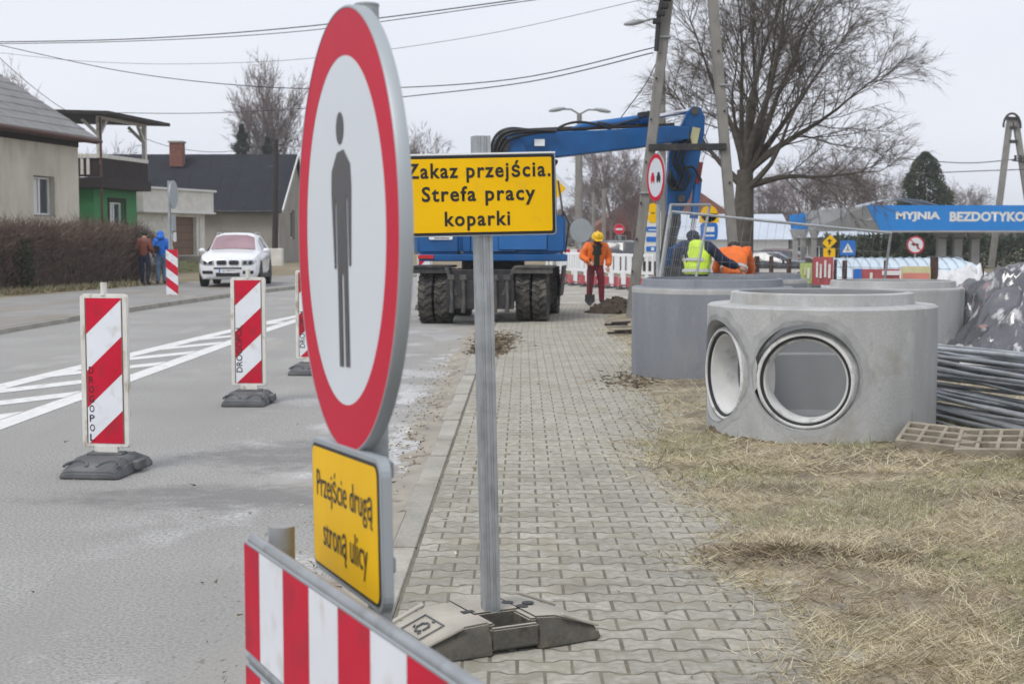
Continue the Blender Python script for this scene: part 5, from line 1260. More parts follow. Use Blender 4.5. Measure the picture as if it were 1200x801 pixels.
ls = sign('roadside_sign', 'grey pole with a round sign back and a striped board at its foot', 200.5, 228, Yl, .04, .09, p_left, rz=R(86), post_top=.35)
b = MB(); lT = Matrix.Rotation(R(-86 - 4), 4, 'Z'); fb2 = MB(lT @ face_at(-.10, .02, .62)); fb2.prism(rrect(.31, 1.16, .01, 2), -.02, 0); sb_ = fb2.build('striped_board', m_backgrey, ls)
rect = [(-.155, -.58), (.155, -.58), (.155, .58), (-.155, .58)]
b = MB(lT @ face_at(-.10, .02, .62)); b.flat(rect, .002); b.build('white_stripe', m_whitef, sb_)
b = MB(lT @ face_at(-.10, .02, .62))
for k in range(5):
    hi = .58 + .155 * .75 - .46 * k; pl_ = clip(clip(rect, .75, 1, hi), -.75, -1, -(hi - .23))
    if len(pl_) > 2: b.flat(pl_, .004)
b.build('red_stripe', m_redf, sb_)
mound('dirt_patch', 'low ring of dirt round the foot of the grey sign pole', (p.x, p.y, .080), .8, .42, .03, m_silt, 9, 24)

# advertising and service signs beyond the workers
def p_totem(T, t):
    for k, (y, m, w_, h_) in enumerate(((.0, m_bwhite, .5, 1.0),)):
        b = MB(T); b.box((0, -.55, -.03), (.52, 1.6, .06)); b.build('board', m_bwhite, t)
    b = MB(T); b.flat(circ(.17, 24, (0, .35)), .012); b.flat(circ(.17, 24, (0, .05)), .012); b.build('yellow_disc', m_yellow, t)
    for y, m in ((-.32, m_signblue), (-.62, m_bwhite), (-.64, m_signblue), (-.95, m_signblue)):
        b = MB(T); b.flat(rrect(.42, .17 if m is m_signblue else .22, .04, 3), .012 + abs(y) * .001, Matrix.Translation((0, y, 0))); b.build('blue_panel' if m is m_signblue else 'pale_panel', m, t)
    b = MB(T); b.box((0, -.34, .015), (.28, .03, .002)); b.box((0, -.95, .015), (.10, .10, .002)); b.build('white_mark', m_white, t)
sign('advertising_board', 'narrow white board with two yellow discs and blue panels behind the leaning pole', 765, 257, 46, .04, -.05, p_totem, post_top=.3, cat='advertising sign')
def p_bus(T, t):
    b = MB(T); b.box((0, .34, -.02), (.62, .30, .04)); b.prism(circ(.27, 24, (0, .48)), -.04, 0); b.build('yellow_top', m_yellow, t)
    b = MB(T); b.prism(rrect(.56, .56, .12, 4), -.03, .0, Matrix.Translation((0, -.08, 0))); d = b.build('blue_panel', m_signblue, t)
    rectm(T, t, 'white_symbol', 0, -.02, .34, .16, m_white, .005, d); rectm(T, t, 'white_line', 0, -.22, .34, .05, m_white, .005, d)
sign('service_sign', 'blue and yellow service sign showing between the excavator arm and the tree', 831, 268, 46, .05, -.4, p_bus, post_top=.6, cat='advertising sign')
def p_yel2(T, t):
    for y, rr_ in ((.22, 0), (-.20, 1)):
        b = MB(T); b.prism(rrect(.46, .36, .03, 3), -.02, 0, Matrix.Translation((0, y, 0)) @ Matrix.Rotation(R(45 if not rr_ else 0), 4, 'Z')); d = b.build('yellow_plate', m_yellow, t)
        b = MB(T); b.flat([(-.03, y - .10), (.03, y - .10), (.03, y + .02), (.10, y + .02), (0, y + .13), (-.10, y + .02), (-.03, y + .02)], .006); b.build('arrow', m_black, d)
sign('yellow_diversion_sign', 'pair of small yellow plates stacked on one post under the car wash', 972, 290, 56, .035, -.6, p_yel2)
def p_cross(T, t):
    b = MB(T); b.prism(rrect(.62, .62, .04, 3), -.02, 0); d = b.build('blue_plate', m_signblue, t)
    b = MB(T); b.flat([(0, .20), (-.22, -.18), (.22, -.18)], .004); b.build('white_triangle', m_white, d)
    b = MB(T); b.box((0, .04, .006), (.035, .12, .002)); b.bar((0, -.01, .006), (-.06, -.13, .006), .03, .002); b.bar((0, -.01, .006), (.06, -.13, .006), .03, .002); b.build('walking_figure', m_black, d)
sign('pedestrian_crossing_sign', 'blue pedestrian crossing sign with a white triangle', 993.5, 290.5, 58, .035, -.6, p_cross)

# street lamps
def lamp(name, label, px, Y, top_py, base_py, heads, r_):
    b0 = at(px, base_py, Y); t = thing(name, label, 'street lamp', (b0.x, Y, b0.z)); inv = Matrix.Translation((-b0.x, -Y, -b0.z))
    tp = at(px, top_py, Y)
    b = MB(inv); b.tube([(b0.x, Y, b0.z), (tp.x, Y, tp.z)], [r_, r_ * .6], 10); b.build('pole', m_polec, t, smooth=40)
    for hx, hy, s in heads:
        h_ = at(hx, hy, Y - .2); b = MB(inv); b.tube([tp, tp.lerp(h_, .5) + V((0, 0, .12)), h_], .045, 6); b.build('arm', m_galv2, t, smooth=60)
        b = MB(inv @ Matrix.Translation(h_)); b.ball((s * .25, 0, -.02), (.42, .16, .10), 10, 6, Matrix.Rotation(R(s * 10), 4, 'Y')); b.build('lamp_head', m_galv2, t, smooth=60)
lamp('street_lamp', 'tall street lamp whose single head shows above the excavator arm, left of the A-pole top', 776, 52, 26, 306, ((752, 26, -1),), .17)
lamp('street_lamp', 'double armed street lamp standing beyond the excavator boom', 679, 68, 134, 305, ((659, 128, -1), (700, 129, 1)), .20)
for px, Y, tp_, bp, lb in ((695, 85, 226, 300, 'thin grey post between the double lamp and the red roofed building'), (707.5, 74, 222, 300, 'thin grey post in front of the red roofed building'), (676, 80, 182, 300, 'pale post close beside the double armed lamp')):
    c = at(px, bp, Y); b = MB(); b.tube([(0, 0, 0), (0, 0, (bp - tp_) / F * Y)], .11, 8); o = b.build('grey_post', m_polec, smooth=40); o.location = c; tag(o, lb, 'post')

# plastic barriers at the end of the pavement
pr = None
for k in range(8):
    f = k / 7; px, Y = 652 + 100 * f, 49 - 6 * f; c = at(px, 300, Y)
    if pr is None:
        pr = thing('plastic_barrier', 'white and red plastic barrier panel at the end of the pavement', 'barrier', (c.x, Y, 0), 0, 'white and red plastic barriers beyond the worker')
        b = MB(); b.box((0, 0, 1.05), (.40 * 2, .05, .09)); b.box((0, 0, .52), (.8, .05, .08))
        for i in range(5): b.box((-.36 + i * .18, 0, .78), (.075, .045, .5))
        b.build('white_slats', m_white, pr, bevel=.008)
        b = MB()
        for i in range(3): b.box((-.34 + i * .34, 0, .22), (.10, .06, .30))
        b.box((0, 0, .12), (.8, .05, .06)); b.build('red_feet', m_fadedred, pr, bevel=.008)
        b = MB(); b.box((.17, 0, .28), (.10, .05, .42)); b.box((-.17, 0, .28), (.10, .05, .42)); b.build('white_feet', m_white, pr)
        b = MB(); b.box((-.3, 0, .05), (.12, .5, .1)); b.box((.3, 0, .05), (.12, .5, .1)); b.build('foot', m_foot_dark, pr)
        o = pr
    else: o = copy_tree(pr)
    o.location = (c.x, Y, 0); o.rotation_euler = (0, 0, R(-28)); o['label'] = 'white and red plastic barrier panel, ' + ('first', 'second', 'third', 'fourth', 'fifth', 'sixth', 'seventh', 'eighth')[k] + ' counted from the excavator'
b = MB(); 
sbt = thing('striped_boom', 'long low red and white striped board far beyond the excavator', 'barrier', (at(650, 300, 66).x, 66, 0))
b = MB(); b.box((1.2, 0, .95), (3.2, .05, .22)); b.box((-.2, 0, .4), (.08, .08, .9)); b.box((2.6, 0, .4), (.08, .08, .9)); bo = b.build('board', m_white, sbt)
b = MB()
for i in range(5): b.box((-.1 + i * .65, -.028, .95), (.32, .006, .21))
b.build('red_stripe', m_redf, bo)

# leaning temporary mesh fence panels
def mesh_panel(label, a, b_, c, d, group):
    """corners: a top start, b top end, c bottom end, d bottom start"""
    t = thing('mesh_fence_panel', label, 'fence panel', d, 0, group); inv = Matrix.Translation(-V(d))
    m = MB(inv); m.tube([d, a], .021, 8); m.tube([c, b_], .021, 8); m.tube([a, b_], .021, 8); m.tube([V(d).lerp(a, .08), V(c).lerp(b_, .08)], .018, 8); m.build('frame', m_galv2, t, smooth=40)
    w_ = MB(inv); n = max(4, int((V(a) - V(b_)).length / .12))
    for i in range(1, n): w_.tube([V(d).lerp(c, i / n).lerp(V(a).lerp(b_, i / n), .08), V(a).lerp(b_, i / n)], .0022, 3, False)
    for k in (.3, .52, .75): w_.tube([V(d).lerp(a, k), V(c).lerp(b_, k)], .0022, 3, False)
    w_.build('wire', m_galv2, t)
gp = 'temporary mesh fence panels round the dig'
mesh_panel('mesh fence panel leaning in front of the excavator arm', at(786, 240, 21.6), at(832, 240, 23.6), at(812, 345, 23.2), at(770, 345, 21.2), gp)
mesh_panel('long mesh fence panel with a pale top rail ending below the car wash', at(787, 248, 21.4), at(1044, 273, 21.4), at(1032, 362, 21.9), at(770, 362, 21.9), gp)

# low wire fence with dark posts and banners
fn = thing('wire_fence', 'low wire fence with dark rusty posts behind the concrete rings', 'fence', (5.3, 30, 0))
fp = ((878, 300, .07), (887, 300, .10), (904, 300, .08), (924.5, 303, .09), (979, 304, .06), (990, 305, .09), (1038, 305, .07), (1095, 301, .14), (1150, 312, .10))
for px, py, w_ in fp:
    p = at(px, py, 30); b = MB(Matrix.Translation((-5.3, -30, 0))); b.box((p.x, 30, p.z / 2 - .2), (w_, w_, p.z + .4)); b.build('post', m_rust, fn, bevel=.01)
b = MB(Matrix.Translation((-5.3, -30, 0)))
for z in (.3, .55, .8, 1.02): b.tube([(at(fp[0][0], 300, 30).x, 29.93, z), (at(1150, 300, 30).x, 29.93, z - .1)], .006, 4)
b.build('wire', m_rust, fn)
def banner(label, x0, x1, y0_, y1_, m, marks, Y=29.85):
    a, c = at(x0, y0_, Y), at(x1, y1_, Y); w_, h_ = c.x - a.x, a.z - c.z
    t = thing('banner', label, 'banner', ((a.x + c.x) / 2, Y, c.z)); b = MB(); n = 12; vs = []
    for i in range(n + 1):
        for j in range(4): vs.append((-w_ / 2 + w_ * i / n, .018 * math.sin(i * 1.3 + j), h_ * j / 3))
    b.add(vs, [(4 * i + j, 4 * (i + 1) + j, 4 * (i + 1) + j + 1, 4 * i + j + 1) for i in range(n) for j in range(3)]); k = b.build('cloth', m, t, smooth=60)
    for (x, z, ww, hh, mm) in marks:
        b = MB(); b.box((x * w_, -.03, z * h_), (ww * w_, .004, hh * h_)); b.build('printed_mark', mm, k)
banner('lime green banner tied to the fence beside the red one', 937.5, 951, 308, 332, m_limeb, [(-.1, .6, .2, .4, m_yelb), (.2, .5, .2, .5, m_bwhite)])
banner('upright red banner with pale lettering tied to the fence', 952.5, 976, 301, 334, m_redbanner, [(-.3, .55, .10, .55, m_bwhite), (-.12, .5, .10, .5, m_bwhite), (.10, .58, .10, .6, m_bwhite), (.30, .5, .12, .5, m_bwhite)])
banner('blue, red and white striped banner on the fence', 1000, 1054, 315, 336, m_redbanner, [(-.41, .5, .17, 1.0, m_signblue), (.30, .78, .38, .25, m_bwhite), (.30, .35, .38, .22, m_bwhite), (-.12, .55, .06, .5, m_bwhite)])
banner('yellow and red banner between two rusty fence posts', 1056, 1090, 312, 336, m_yelb, [(0, .42, .9, .5, M('pale_red_print', (.60, .22, .18), .6))])
# white film roof, bag, covered heap
fr_ = thing('film_tunnel', 'long low tunnel covered in white and pale blue plastic film behind the fence', 'film tunnel', (at(1070, 320, 36).x, 36, -.1))
b = MB(); n = 14; vs = []; xs_ = [-2.6 + i * .4 for i in range(12)] + [2.05, 2.2]
for x in xs_:
    s = 1 if x < 1.0 else max(.12, 1 - ((x - 1.0) / 1.22) ** 2 * .88)
    for i in range(n + 1): a = math.pi * i / n; vs.append((x, -1.3 * math.cos(a) * (.5 + .5 * s), .16 + 1.02 * s * math.sin(a) ** .75))
b.add(vs, [(i * (n + 1) + j, (i + 1) * (n + 1) + j, (i + 1) * (n + 1) + j + 1, i * (n + 1) + j + 1) for i in range(len(xs_) - 1) for j in range(n)]); b.build('film', m_film, fr_, smooth=50)
b = MB()
for x in [-2.5 + i * .24 for i in range(16)]: b.tube([(x, -1.31 * math.cos(math.pi * i / 10), .17 + 1.03 * math.sin(math.pi * i / 10) ** .75) for i in range(11)], .014, 4)
b.build('seam', M('film_seam_blue', (.40, .50, .60), .5), fr_)
def lumpy(name, label, cat, c, s, m, seed, amp=.1, sub=26, extra=None):
    b = MB(); n, k = sub * 2, sub; vs = []
    for i in range(k + 1):
        t_ = math.pi / 2 * (1 - i / k)
        for j in range(n):
            a = 2 * math.pi * j / n; sq = lambda v, e: math.copysign(abs(v) ** e, v)
            x, y, z = sq(math.cos(a), .6) * sq(math.cos(t_), .55), sq(math.sin(a), .6) * sq(math.cos(t_), .55), math.sin(t_) ** .8
            d = 1 + amp * noise.noise(V((x * 1.8 + seed, y * 1.8, z * 1.8))) + amp * .8 * (abs(noise.noise(V((x * 4 + seed, y * 4 + z * 3, 3)))) - .25) + amp * .35 * abs(noise.noise(V((x * 10 + seed, y * 10, z * 6))))
            vs.append((x * s[0] * d, y * s[1] * d, z * s[2] * d))
    b.add(vs, [(i * n + j, i * n + (j + 1) % n, (i + 1) * n + (j + 1) % n, (i + 1) * n + j) for i in range(k) for j in range(n)])
    o = b.build(name, m, smooth=70); o.location = c; return tag(o, label, cat)
lumpy('white_bag', 'big white woven sack standing between the pale ring and the film tunnel', 'sack', (at(1126, 330, 24.6).x, 24.6, 0), (.50, .45, 1.02), m_bag, 3, .22)
lumpy('white_bag', 'lower white sack beside the sheet covered heap', 'sack', (at(1150, 340, 22.6).x, 22.6, 0), (.42, .4, .82), m_bag, 8, .22)
th = thing('covered_heap', 'heap under a crumpled grey plastic sheet with white and reddish print, beyond the steel tubes', 'covered heap', (7.35, 18.4, .05))
b = MB(); k, n = 70, 90; vs = []
for i in range(k):
    for j in range(n):
        u, v = i / (k - 1) * 2 - 1, j / (n - 1) * 2 - 1
        rr = math.hypot(u * abs(u) ** .12, v); prof_ = max(0, 1 - rr ** 2.6) ** .8
        fold = noise.noise(V((u * 2.5, v * 2.5, 1))) * .26 + (.5 - abs(noise.noise(V((u * 4 + 3, v * 4, 7))))) * .22 + (.5 - abs(noise.noise(V((u * 9, v * 9 + u * 6, 3))))) * .10
        z = 1.0 * prof_ + fold * (.25 + .75 * prof_) * 1.25 + (.5 - abs(noise.noise(V((u * 7 + v * 3, v * 8, 11)))) * 1.6) * .16 * min(1, prof_ * 2 + .2) + (.5 - abs(noise.noise(V((u * 15, v * 15 - u * 6, 13)))) * 1.6) * .06; z = max(z, .22 + .12 * noise.noise(V((u * 5, v * 5, 2)))) if rr < 1.05 else .12
        z += .07 * math.sin(math.atan2(v, u) * 11 + noise.noise(V((u * 3, v * 3, 9))) * 5) * min(1, rr) * (rr < 1)
        vs.append((u * 1.95 + .12 * noise.noise(V((u * 4, v * 4, 20))), v * 1.7 + .12 * noise.noise(V((u * 4, v * 4, 30))), z))
b.add(vs, [(i * n + j, (i + 1) * n + j, (i + 1) * n + j + 1, i * n + j + 1) for i in range(k - 1) for j in range(n - 1)]); b.build('plastic_sheet', m_tarp, th, smooth=75)
b = MB(); b.box((-.2, 0, .1), (2.6, 2.4, .2)); b.build('pallet', m_wood, th)
b = MB()
for k in range(26):
    r_ = rnd.uniform(.05, .12); b.ball((rnd.uniform(5.2, 7.6), rnd.uniform(15.7, 16.5), .06 + r_ * .5), (r_, r_ * .8, r_ * .7), 8, 5, Matrix.Rotation(rnd.uniform(0, 6), 4, 'X'))
tag(b.build('rubble', m_stone, smooth=50), 'pale broken stones in front of the covered heap', kind='stuff')

# ------------------------------------------------------------------ trees, hedges
def bare_tree(name, label, loc, seed, trunk_h, trunk_r, limbs, limb_len, spread, nsub, ntw, nbl, mt, mtw, droop=.0, lean=(0, 0), group=None, twl=.7, up=.35, blw=.011, tops=None, bow=.0, lim=1.0):
    r_ = random.Random(seed); t = thing(name, label, 'tree', loc, 0, group); tb, lb = MB(), MB(); B0, B1 = [], []
    def path(p, d, L_, n, wig, grav):
        pts = [p]; d = d.normalized()
        for i in range(n):
            d = (d + V((r_.gauss(0, wig), r_.gauss(0, wig), r_.gauss(0, wig) + grav))).normalized(); pts.append(pts[-1] + d * L_ / n)
        return pts
    def on(pts, f):
        x = f * (len(pts) - 1); i = min(int(x), len(pts) - 2); return pts[i].lerp(pts[i + 1], x - i), (pts[i + 1] - pts[i]).normalized()
    def around(d, ang):
        o = d.orthogonal().normalized(); q = Matrix.Rotation(r_.uniform(0, 6.283), 3, d); return (d * math.cos(ang) + (q @ o) * math.sin(ang)).normalized()
    tr = path(V((0, 0, -.1)), V((lean[0], lean[1], 1)), trunk_h, 6, .04, 0); tb.tube(tr, [trunk_r * (1.22 - .10 * i if i else 1.5) for i in range(7)], 14)
    tops_ = tops or [None] * limbs
    for k, tdir in enumerate(tops_):
        if tdir is None:
            a = 6.283 * (k + r_.uniform(-.35, .35)) / limbs; s = spread * r_.uniform(.35, 1.0); d = V((math.cos(a) * math.sin(s), math.sin(a) * math.sin(s), math.cos(s))); L0 = limb_len * r_.uniform(.8, 1.1)
        else: d = V(tdir[:3]); L0 = tdir[3]
        st_, _ = on(tr, r_.uniform(.72, 1.0)); lp_ = path(st_, d, L0, 8, .10, .03 if tdir is None else bow * (1.2 - 2.2 * abs(d.x)))
        r0 = trunk_r * r_.uniform(.26, .44) * lim; lb.tube(lp_, [r0 * (1.25 * (1 - i / 8) ** 2.6 + .5 * (1 - i / 8)) + .012 for i in range(9)], 7)
        for j in range(nsub):
            f = .22 + .78 * (j + r_.random()) / nsub; p, dd = on(lp_, f); L1 = L0 * (.62 - .34 * f) * r_.uniform(.7, 1.2)
            sp2 = path(p, around(dd, R(r_.uniform(25, 60))) + V((0, 0, up * .5)), L1, 5, .12, .02 - droop * .3); r1 = max(.014, r0 * (1 - .8 * f) * .38); lb.tube(sp2, [r1 * (1 - .8 * i / 5) for i in range(6)], 5)
            for q in range(ntw):
                f2 = .15 + .85 * (q + r_.random()) / ntw; p2, d2 = on(sp2, f2); L2 = twl * r_.uniform(.5, 1.4)
                tw = path(p2, around(d2, R(r_.uniform(20, 60))) + V((0, 0, up * .5)), L2, 3, .14, -droop); lb.tube(tw, [r1 * .36, r1 * .26, r1 * .18, .003], 3, False)
                for z in range(nbl):
                    p3, d3 = on(tw, r_.uniform(.1, 1)); L3 = twl * r_.uniform(.25, .75); e = around(d3, R(r_.uniform(10, 50))) + V((0, 0, up * .4 - droop * .8)); B0.append(tuple(p3)); B1.append(tuple(p3 + e.normalized() * L3))
    tb.build('trunk', mt, t, smooth=50); lb.build('limbs', mt if mtw is m_twig else mtw, t, smooth=50, fix=False)
    blades('crown', np.array(B0), np.array(B1), np.full(len(B0), blw), mtw, None, t); return t
c = at(864, 330, 37)
bare_tree('bare_tree', 'big spreading bare tree with a thick trunk behind the concrete pole', (c.x, 37, -.15), 21, 3.6, .33, 12, 5.6, R(60), 17, 12, 17, m_bark, m_twig, droop=.045, twl=.66, up=.16, blw=.0075, lim=.55, lean=(.05, 0), bow=.045,
          tops=[(.05, 0, 1, 6.3), (.22, .2, 1, 6.5), (.40, -.2, 1, 6.0), (.62, .1, .98, 5.0), (.80, -.1, .85, 4.5), (1.0, -.4, .46, 3.5), (-.12, .1, 1, 5.6), (-.32, -.2, 1, 4.4), (-.6, .2, .9, 3.6), (.2, .8, .8, 5), (.5, -.6, .7, 4.4), (.3, -.3, 1.1, 6.2), (.15, .4, 1.1, 6.2), (.5, .3, 1.1, 6.0)])
far = None
FT = 'bare trees far beyond the street'
specs = [(327, 128, 98, 305, 'pointed bare tree rising behind the black roofed house', .8), (487, 130, 165, 300, 'bare tree top showing just above the excavator beside the round sign', .8),
         (716, 120, 160, 300, 'thin bare tree under the excavator boom', .85), (741, 110, 190, 300, 'bare tree close to the leaning concrete pole, under the boom', .7), (692, 150, 205, 300, 'low bare tree beside the double armed lamp', .8),
         (945, 130, 185, 300, 'bare tree above the grey end of the car wash', 1.0), (990, 140, 180, 300, 'bare tree between the car wash and the evergreen', 1.0), (1030, 120, 200, 300, 'small bare tree touching the evergreen', .9), (905, 110, 200, 300, 'bare tree above the white building', 1.0), (1130, 160, 218, 300, 'faint bare tree just beyond the evergreen', 1.0), (8, 75, 62, 300, 'bare tree top behind the cream house roof', .6), (130, 120, 170, 300, 'bare tree seen through the wooden balcony', .8)]
for k, (px, Y, tp_, bp, lb, sx) in enumerate(specs):
    c = at(px, bp, Y); h_ = (bp - tp_) / F * Y
    if k in (0, 2):
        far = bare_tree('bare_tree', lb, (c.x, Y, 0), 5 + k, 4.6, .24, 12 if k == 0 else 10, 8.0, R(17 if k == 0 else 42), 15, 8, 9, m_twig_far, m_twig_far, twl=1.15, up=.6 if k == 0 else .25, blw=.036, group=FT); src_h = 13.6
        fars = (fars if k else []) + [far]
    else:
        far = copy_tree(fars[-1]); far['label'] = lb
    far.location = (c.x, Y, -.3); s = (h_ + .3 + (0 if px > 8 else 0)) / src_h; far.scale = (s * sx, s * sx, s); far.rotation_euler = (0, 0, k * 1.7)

def leafy(name, label, cat, loc, h_, r_, n, mats, seed, shape, leaf=.22, trunk=True, group=None):
    t = thing(name, label, cat, loc, 0, group); q = np.random.RandomState(seed); B0, B1, ms = [], [], []
    if trunk: b = MB(); b.tube([(0, 0, -.2), (0, 0, h_ * .8)], [r_ * .12, .03], 8); b.build('trunk', m_bark, t, smooth=50)
    while len(B0) < n:
        f = q.rand(); a = q.rand() * 6.283; rr = r_ * shape(f); cl_ = .72 + .5 * noise.noise(V((math.cos(a) * 2.2 + seed, math.sin(a) * 2.2, f * 7)))
        d = rr * cl_ * (1 - abs(q.normal()) * .22)
        if d < 0: continue
        lf = leaf * (1 - .55 * f if shape(0) > .9 else 1)
        p = V((d * math.cos(a), d * math.sin(a), f * h_)); o = V((math.cos(a), math.sin(a), q.normal() * .5 + .2)) + V(q.normal(size=3)) * .5
        B0.append(tuple(p)); B1.append(tuple(p + o.normalized() * lf * (.6 + q.rand()))); ms.append(int(noise.noise(V((p.x * 1.2, p.y * 1.2, p.z * 1.2 + seed))) + q.normal() * .2 > .1))
    blades('crown', np.array(B0), np.array(B1), np.full(n, leaf * .55), mats, ms, t); return t
c = at(1082, 300, 98); leafy('evergreen_tree', 'dark rounded evergreen tree rising behind the car wash canopy', 'tree', (c.x, 98, -.6), 8.0, 2.75, 20000, [m_green, m_green2], 4, lambda f: (1 - f ** 2.0) ** .6, .24)
for px, Y, tp_, rr_, lb in ((285, 118, 147, 4.6, 'spiky dark conifer behind the black roof near its chimney'), (315, 122, 163, 4.2, 'dark conifer in front of the pointed bare tree')):
    c = at(px, 300, Y); h_ = (300 - tp_) / F * Y
    leafy('conifer', lb, 'tree', (c.x, Y, 0), h_, rr_, 15000, [m_conifer, m_green], px, lambda f: (1 - f) ** .9 * (.7 + .3 * math.sin(f * 70)) + .004, .17, group='dark conifers behind the black roofed house')
hz_ = thing('dark_hedge', 'dark evergreen shrubs under the blue car wash canopy', 'hedge', (at(1165, 300, 100).x, 100, -.6))
q = np.random.RandomState(9); B0 = np.stack([q.uniform(-12, 12, 9000), q.uniform(-.8, .8, 9000), q.rand(9000) ** .7 * 2.35], 1); B1 = B0 + q.normal(size=(9000, 3)) * .22
blades('foliage', B0, B1, np.full(9000, .2), [m_green, m_green2], q.randint(0, 2, 9000), hz_)
# bare hedge before the cream house
A_, Bq = gnd(-90, 351, .09), gnd(196, 331.5, .09); hd_ = (Bq - A_); hl = hd_.length; hu = hd_.normalized(); hn = V((-hu.y, hu.x, 0))
hg = thing('bare_hedge', 'long clipped brown leafless hedge along the pavement', 'hedge', (A_.x, A_.y, .09), math.atan2(hu.y, hu.x))
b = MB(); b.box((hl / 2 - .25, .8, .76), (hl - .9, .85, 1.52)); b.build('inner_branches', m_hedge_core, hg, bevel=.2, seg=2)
n = 26000; x = q.uniform(0, hl, n); a = q.uniform(-.5, 3.5, n); rr_ = .92 + .14 * q.normal(size=n)
hgt = 1.86 + .10 * np.array([noise.noise(V((v * .6, 0, 3))) for v in x]) - np.clip((x - hl + 1.3) / 1.3, 0, 1) ** 2 * .65
yy = .8 - .72 * np.cos(a) * rr_ ; zz = np.where(np.sin(a) > 0, hgt * .5 + hgt * .5 * np.sin(a) ** .4 * rr_, q.rand(n) * hgt * .7)
zz = np.where(q.rand(n) < .55, q.rand(n) ** .85 * hgt * .97, zz); yy = np.where(q.rand(n) < .6, .8 - np.sign(np.cos(a)) * .72 * rr_ * (1 - .45 * np.clip((zz / hgt - .72) / .28, 0, 1) ** 2), yy)
B0 = np.stack([x, yy, zz], 1); D = q.normal(size=(n, 3)) * .5 + np.stack([np.zeros(n), -np.cos(a) * .6, np.full(n, .75)], 1); B1 = B0 + D / np.linalg.norm(D, axis=1, keepdims=True) * (.12 + .26 * q.rand(n))[:, None]
blades('twigs', B0, B1, .012 + .014 * q.rand(n), [m_hedge, m_hedge2], (q.rand(n) > .6).astype(int), hg)
n = 2600; x = q.uniform(0, hl * .8, n); B0 = np.stack([x, -.15 + q.normal(size=n) * .16, np.zeros(n)], 1) @ np.array([[hu.x, hu.y, 0], [hn.x, hn.y, 0], [0, 0, 1]]) + np.array([A_.x, A_.y, .085]); B1 = B0 + q.normal(size=(n, 3)) * np.array([.12, .12, .05]) + np.array([0, 0, .16])
tag(blades('dry_grass', B0, B1, np.full(n, .03), [m_straw, m_straw3, m_grass], q.randint(0, 3, n)), 'strip of dry grass and leaves at the foot of the hedge', kind='stuff')
c = gnd(18, 343, .09); leafy('green_shrub', 'small green shrub growing out of the near end of the hedge', 'shrub', (c.x + .05, c.y + .25, .09), 1.55, .42, 1600, [m_green2, m_green], 31, lambda f: math.sin(f * 2.9 + .2) ** .6, .12, False)

# ------------------------------------------------------------------ buildings
def facade(mb, x0, x1, z0, z1, y0_, th_, holes):
    """wall slab facing local -Y with rectangular openings (x0,x1,z0,z1)"""
    xs_ = sorted({x0, x1} | {h for o in holes for h in o[:2]}); zs_ = sorted({z0, z1} | {h for o in holes for h in o[2:4]})
    for a, b_ in zip(xs_, xs_[1:]):
        for c, d in zip(zs_, zs_[1:]):
            m = ((a + b_) / 2, (c + d) / 2)
            if any(o[0] < m[0] < o[1] and o[2] < m[1] < o[3] for o in holes): continue
            mb.box((m[0], y0_ + th_ / 2, m[1]), (b_ - a, th_, d - c))
def window(t, x0, x1, z0, z1, y, fm, leafs=2, curtain=True):
    b = MB(); f = .07
    for x in (x0 + f / 2, x1 - f / 2): b.box((x, y, (z0 + z1) / 2), (f, .07, z1 - z0))
    for z in (z0 + f / 2, z1 - f / 2): b.box(((x0 + x1) / 2, y, z), (x1 - x0 - 2 * f, .07, f))
    for i in range(1, leafs): b.box((x0 + (x1 - x0) * i / leafs, y - .004, (z0 + z1) / 2), (f * 1.2, .07, z1 - z0 - 2 * f))
    fr = b.build('window', m_white, t)
    b = MB(); b.box(((x0 + x1) / 2, y + .03, (z0 + z1) / 2), (x1 - x0 - .02, .01, z1 - z0 - .02)); b.build('pane', m_glass, fr)
    if curtain:
        b = MB(); n = 14; xx = [x0 + .05 + (x1 - x0 - .1) * .45 * i / n for i in range(n + 1)]
        b.add([(x, y + .010 + .006 * math.sin(i * 1.9), z) for i, x in enumerate(xx) for z in (z0 + .08, z1 - .08)], [(2 * i, 2 * i + 2, 2 * i + 3, 2 * i + 1) for i in range(n)]); b.build('curtain', m_bwhite, fr)
    b = MB(); b.box(((x0 + x1) / 2, y - .14, z0 - .02), (x1 - x0 + .1, .26, .05)); b.build('sill', m_greyr, fr)
hA = math.atan2(.989, .15)
# cream house
C0 = (-16.36, 54.0, 0); ho = thing('cream_house', 'old cream rendered house with a grey roof behind the bare hedge', 'house', C0, hA)
b = MB(); facade(b, -13, 0, 0, 5.6, 0, .4, [(-3.56, -1.94, 2.37, 3.79)]); b.box((-6.5, 8.4, 2.8), (13, .4, 5.6)); b.box((-12.8, 4.3, 2.8), (.4, 7.8, 5.6))
b.add([(-.4, .4, 0), (-.4, 8.2, 0), (-.4, 8.2, 5.6), (-.4, 4.3, 8.15), (-.4, .4, 5.6), (0, .4, 0), (0, 8.2, 0), (0, 8.2, 5.6), (0, 4.3, 8.15), (0, .4, 5.6)], [(0, 1, 2, 3, 4), (9, 8, 7, 6, 5), (0, 5, 6, 1), (1, 6, 7, 2), (2, 7, 8, 3), (3, 8, 9, 4), (4, 9, 5, 0)])
b.build('wall', m_cream, ho)
window(ho, -3.52, -1.98, 2.40, 3.76, .24, m_white)
b = MB(); sl_ = .63
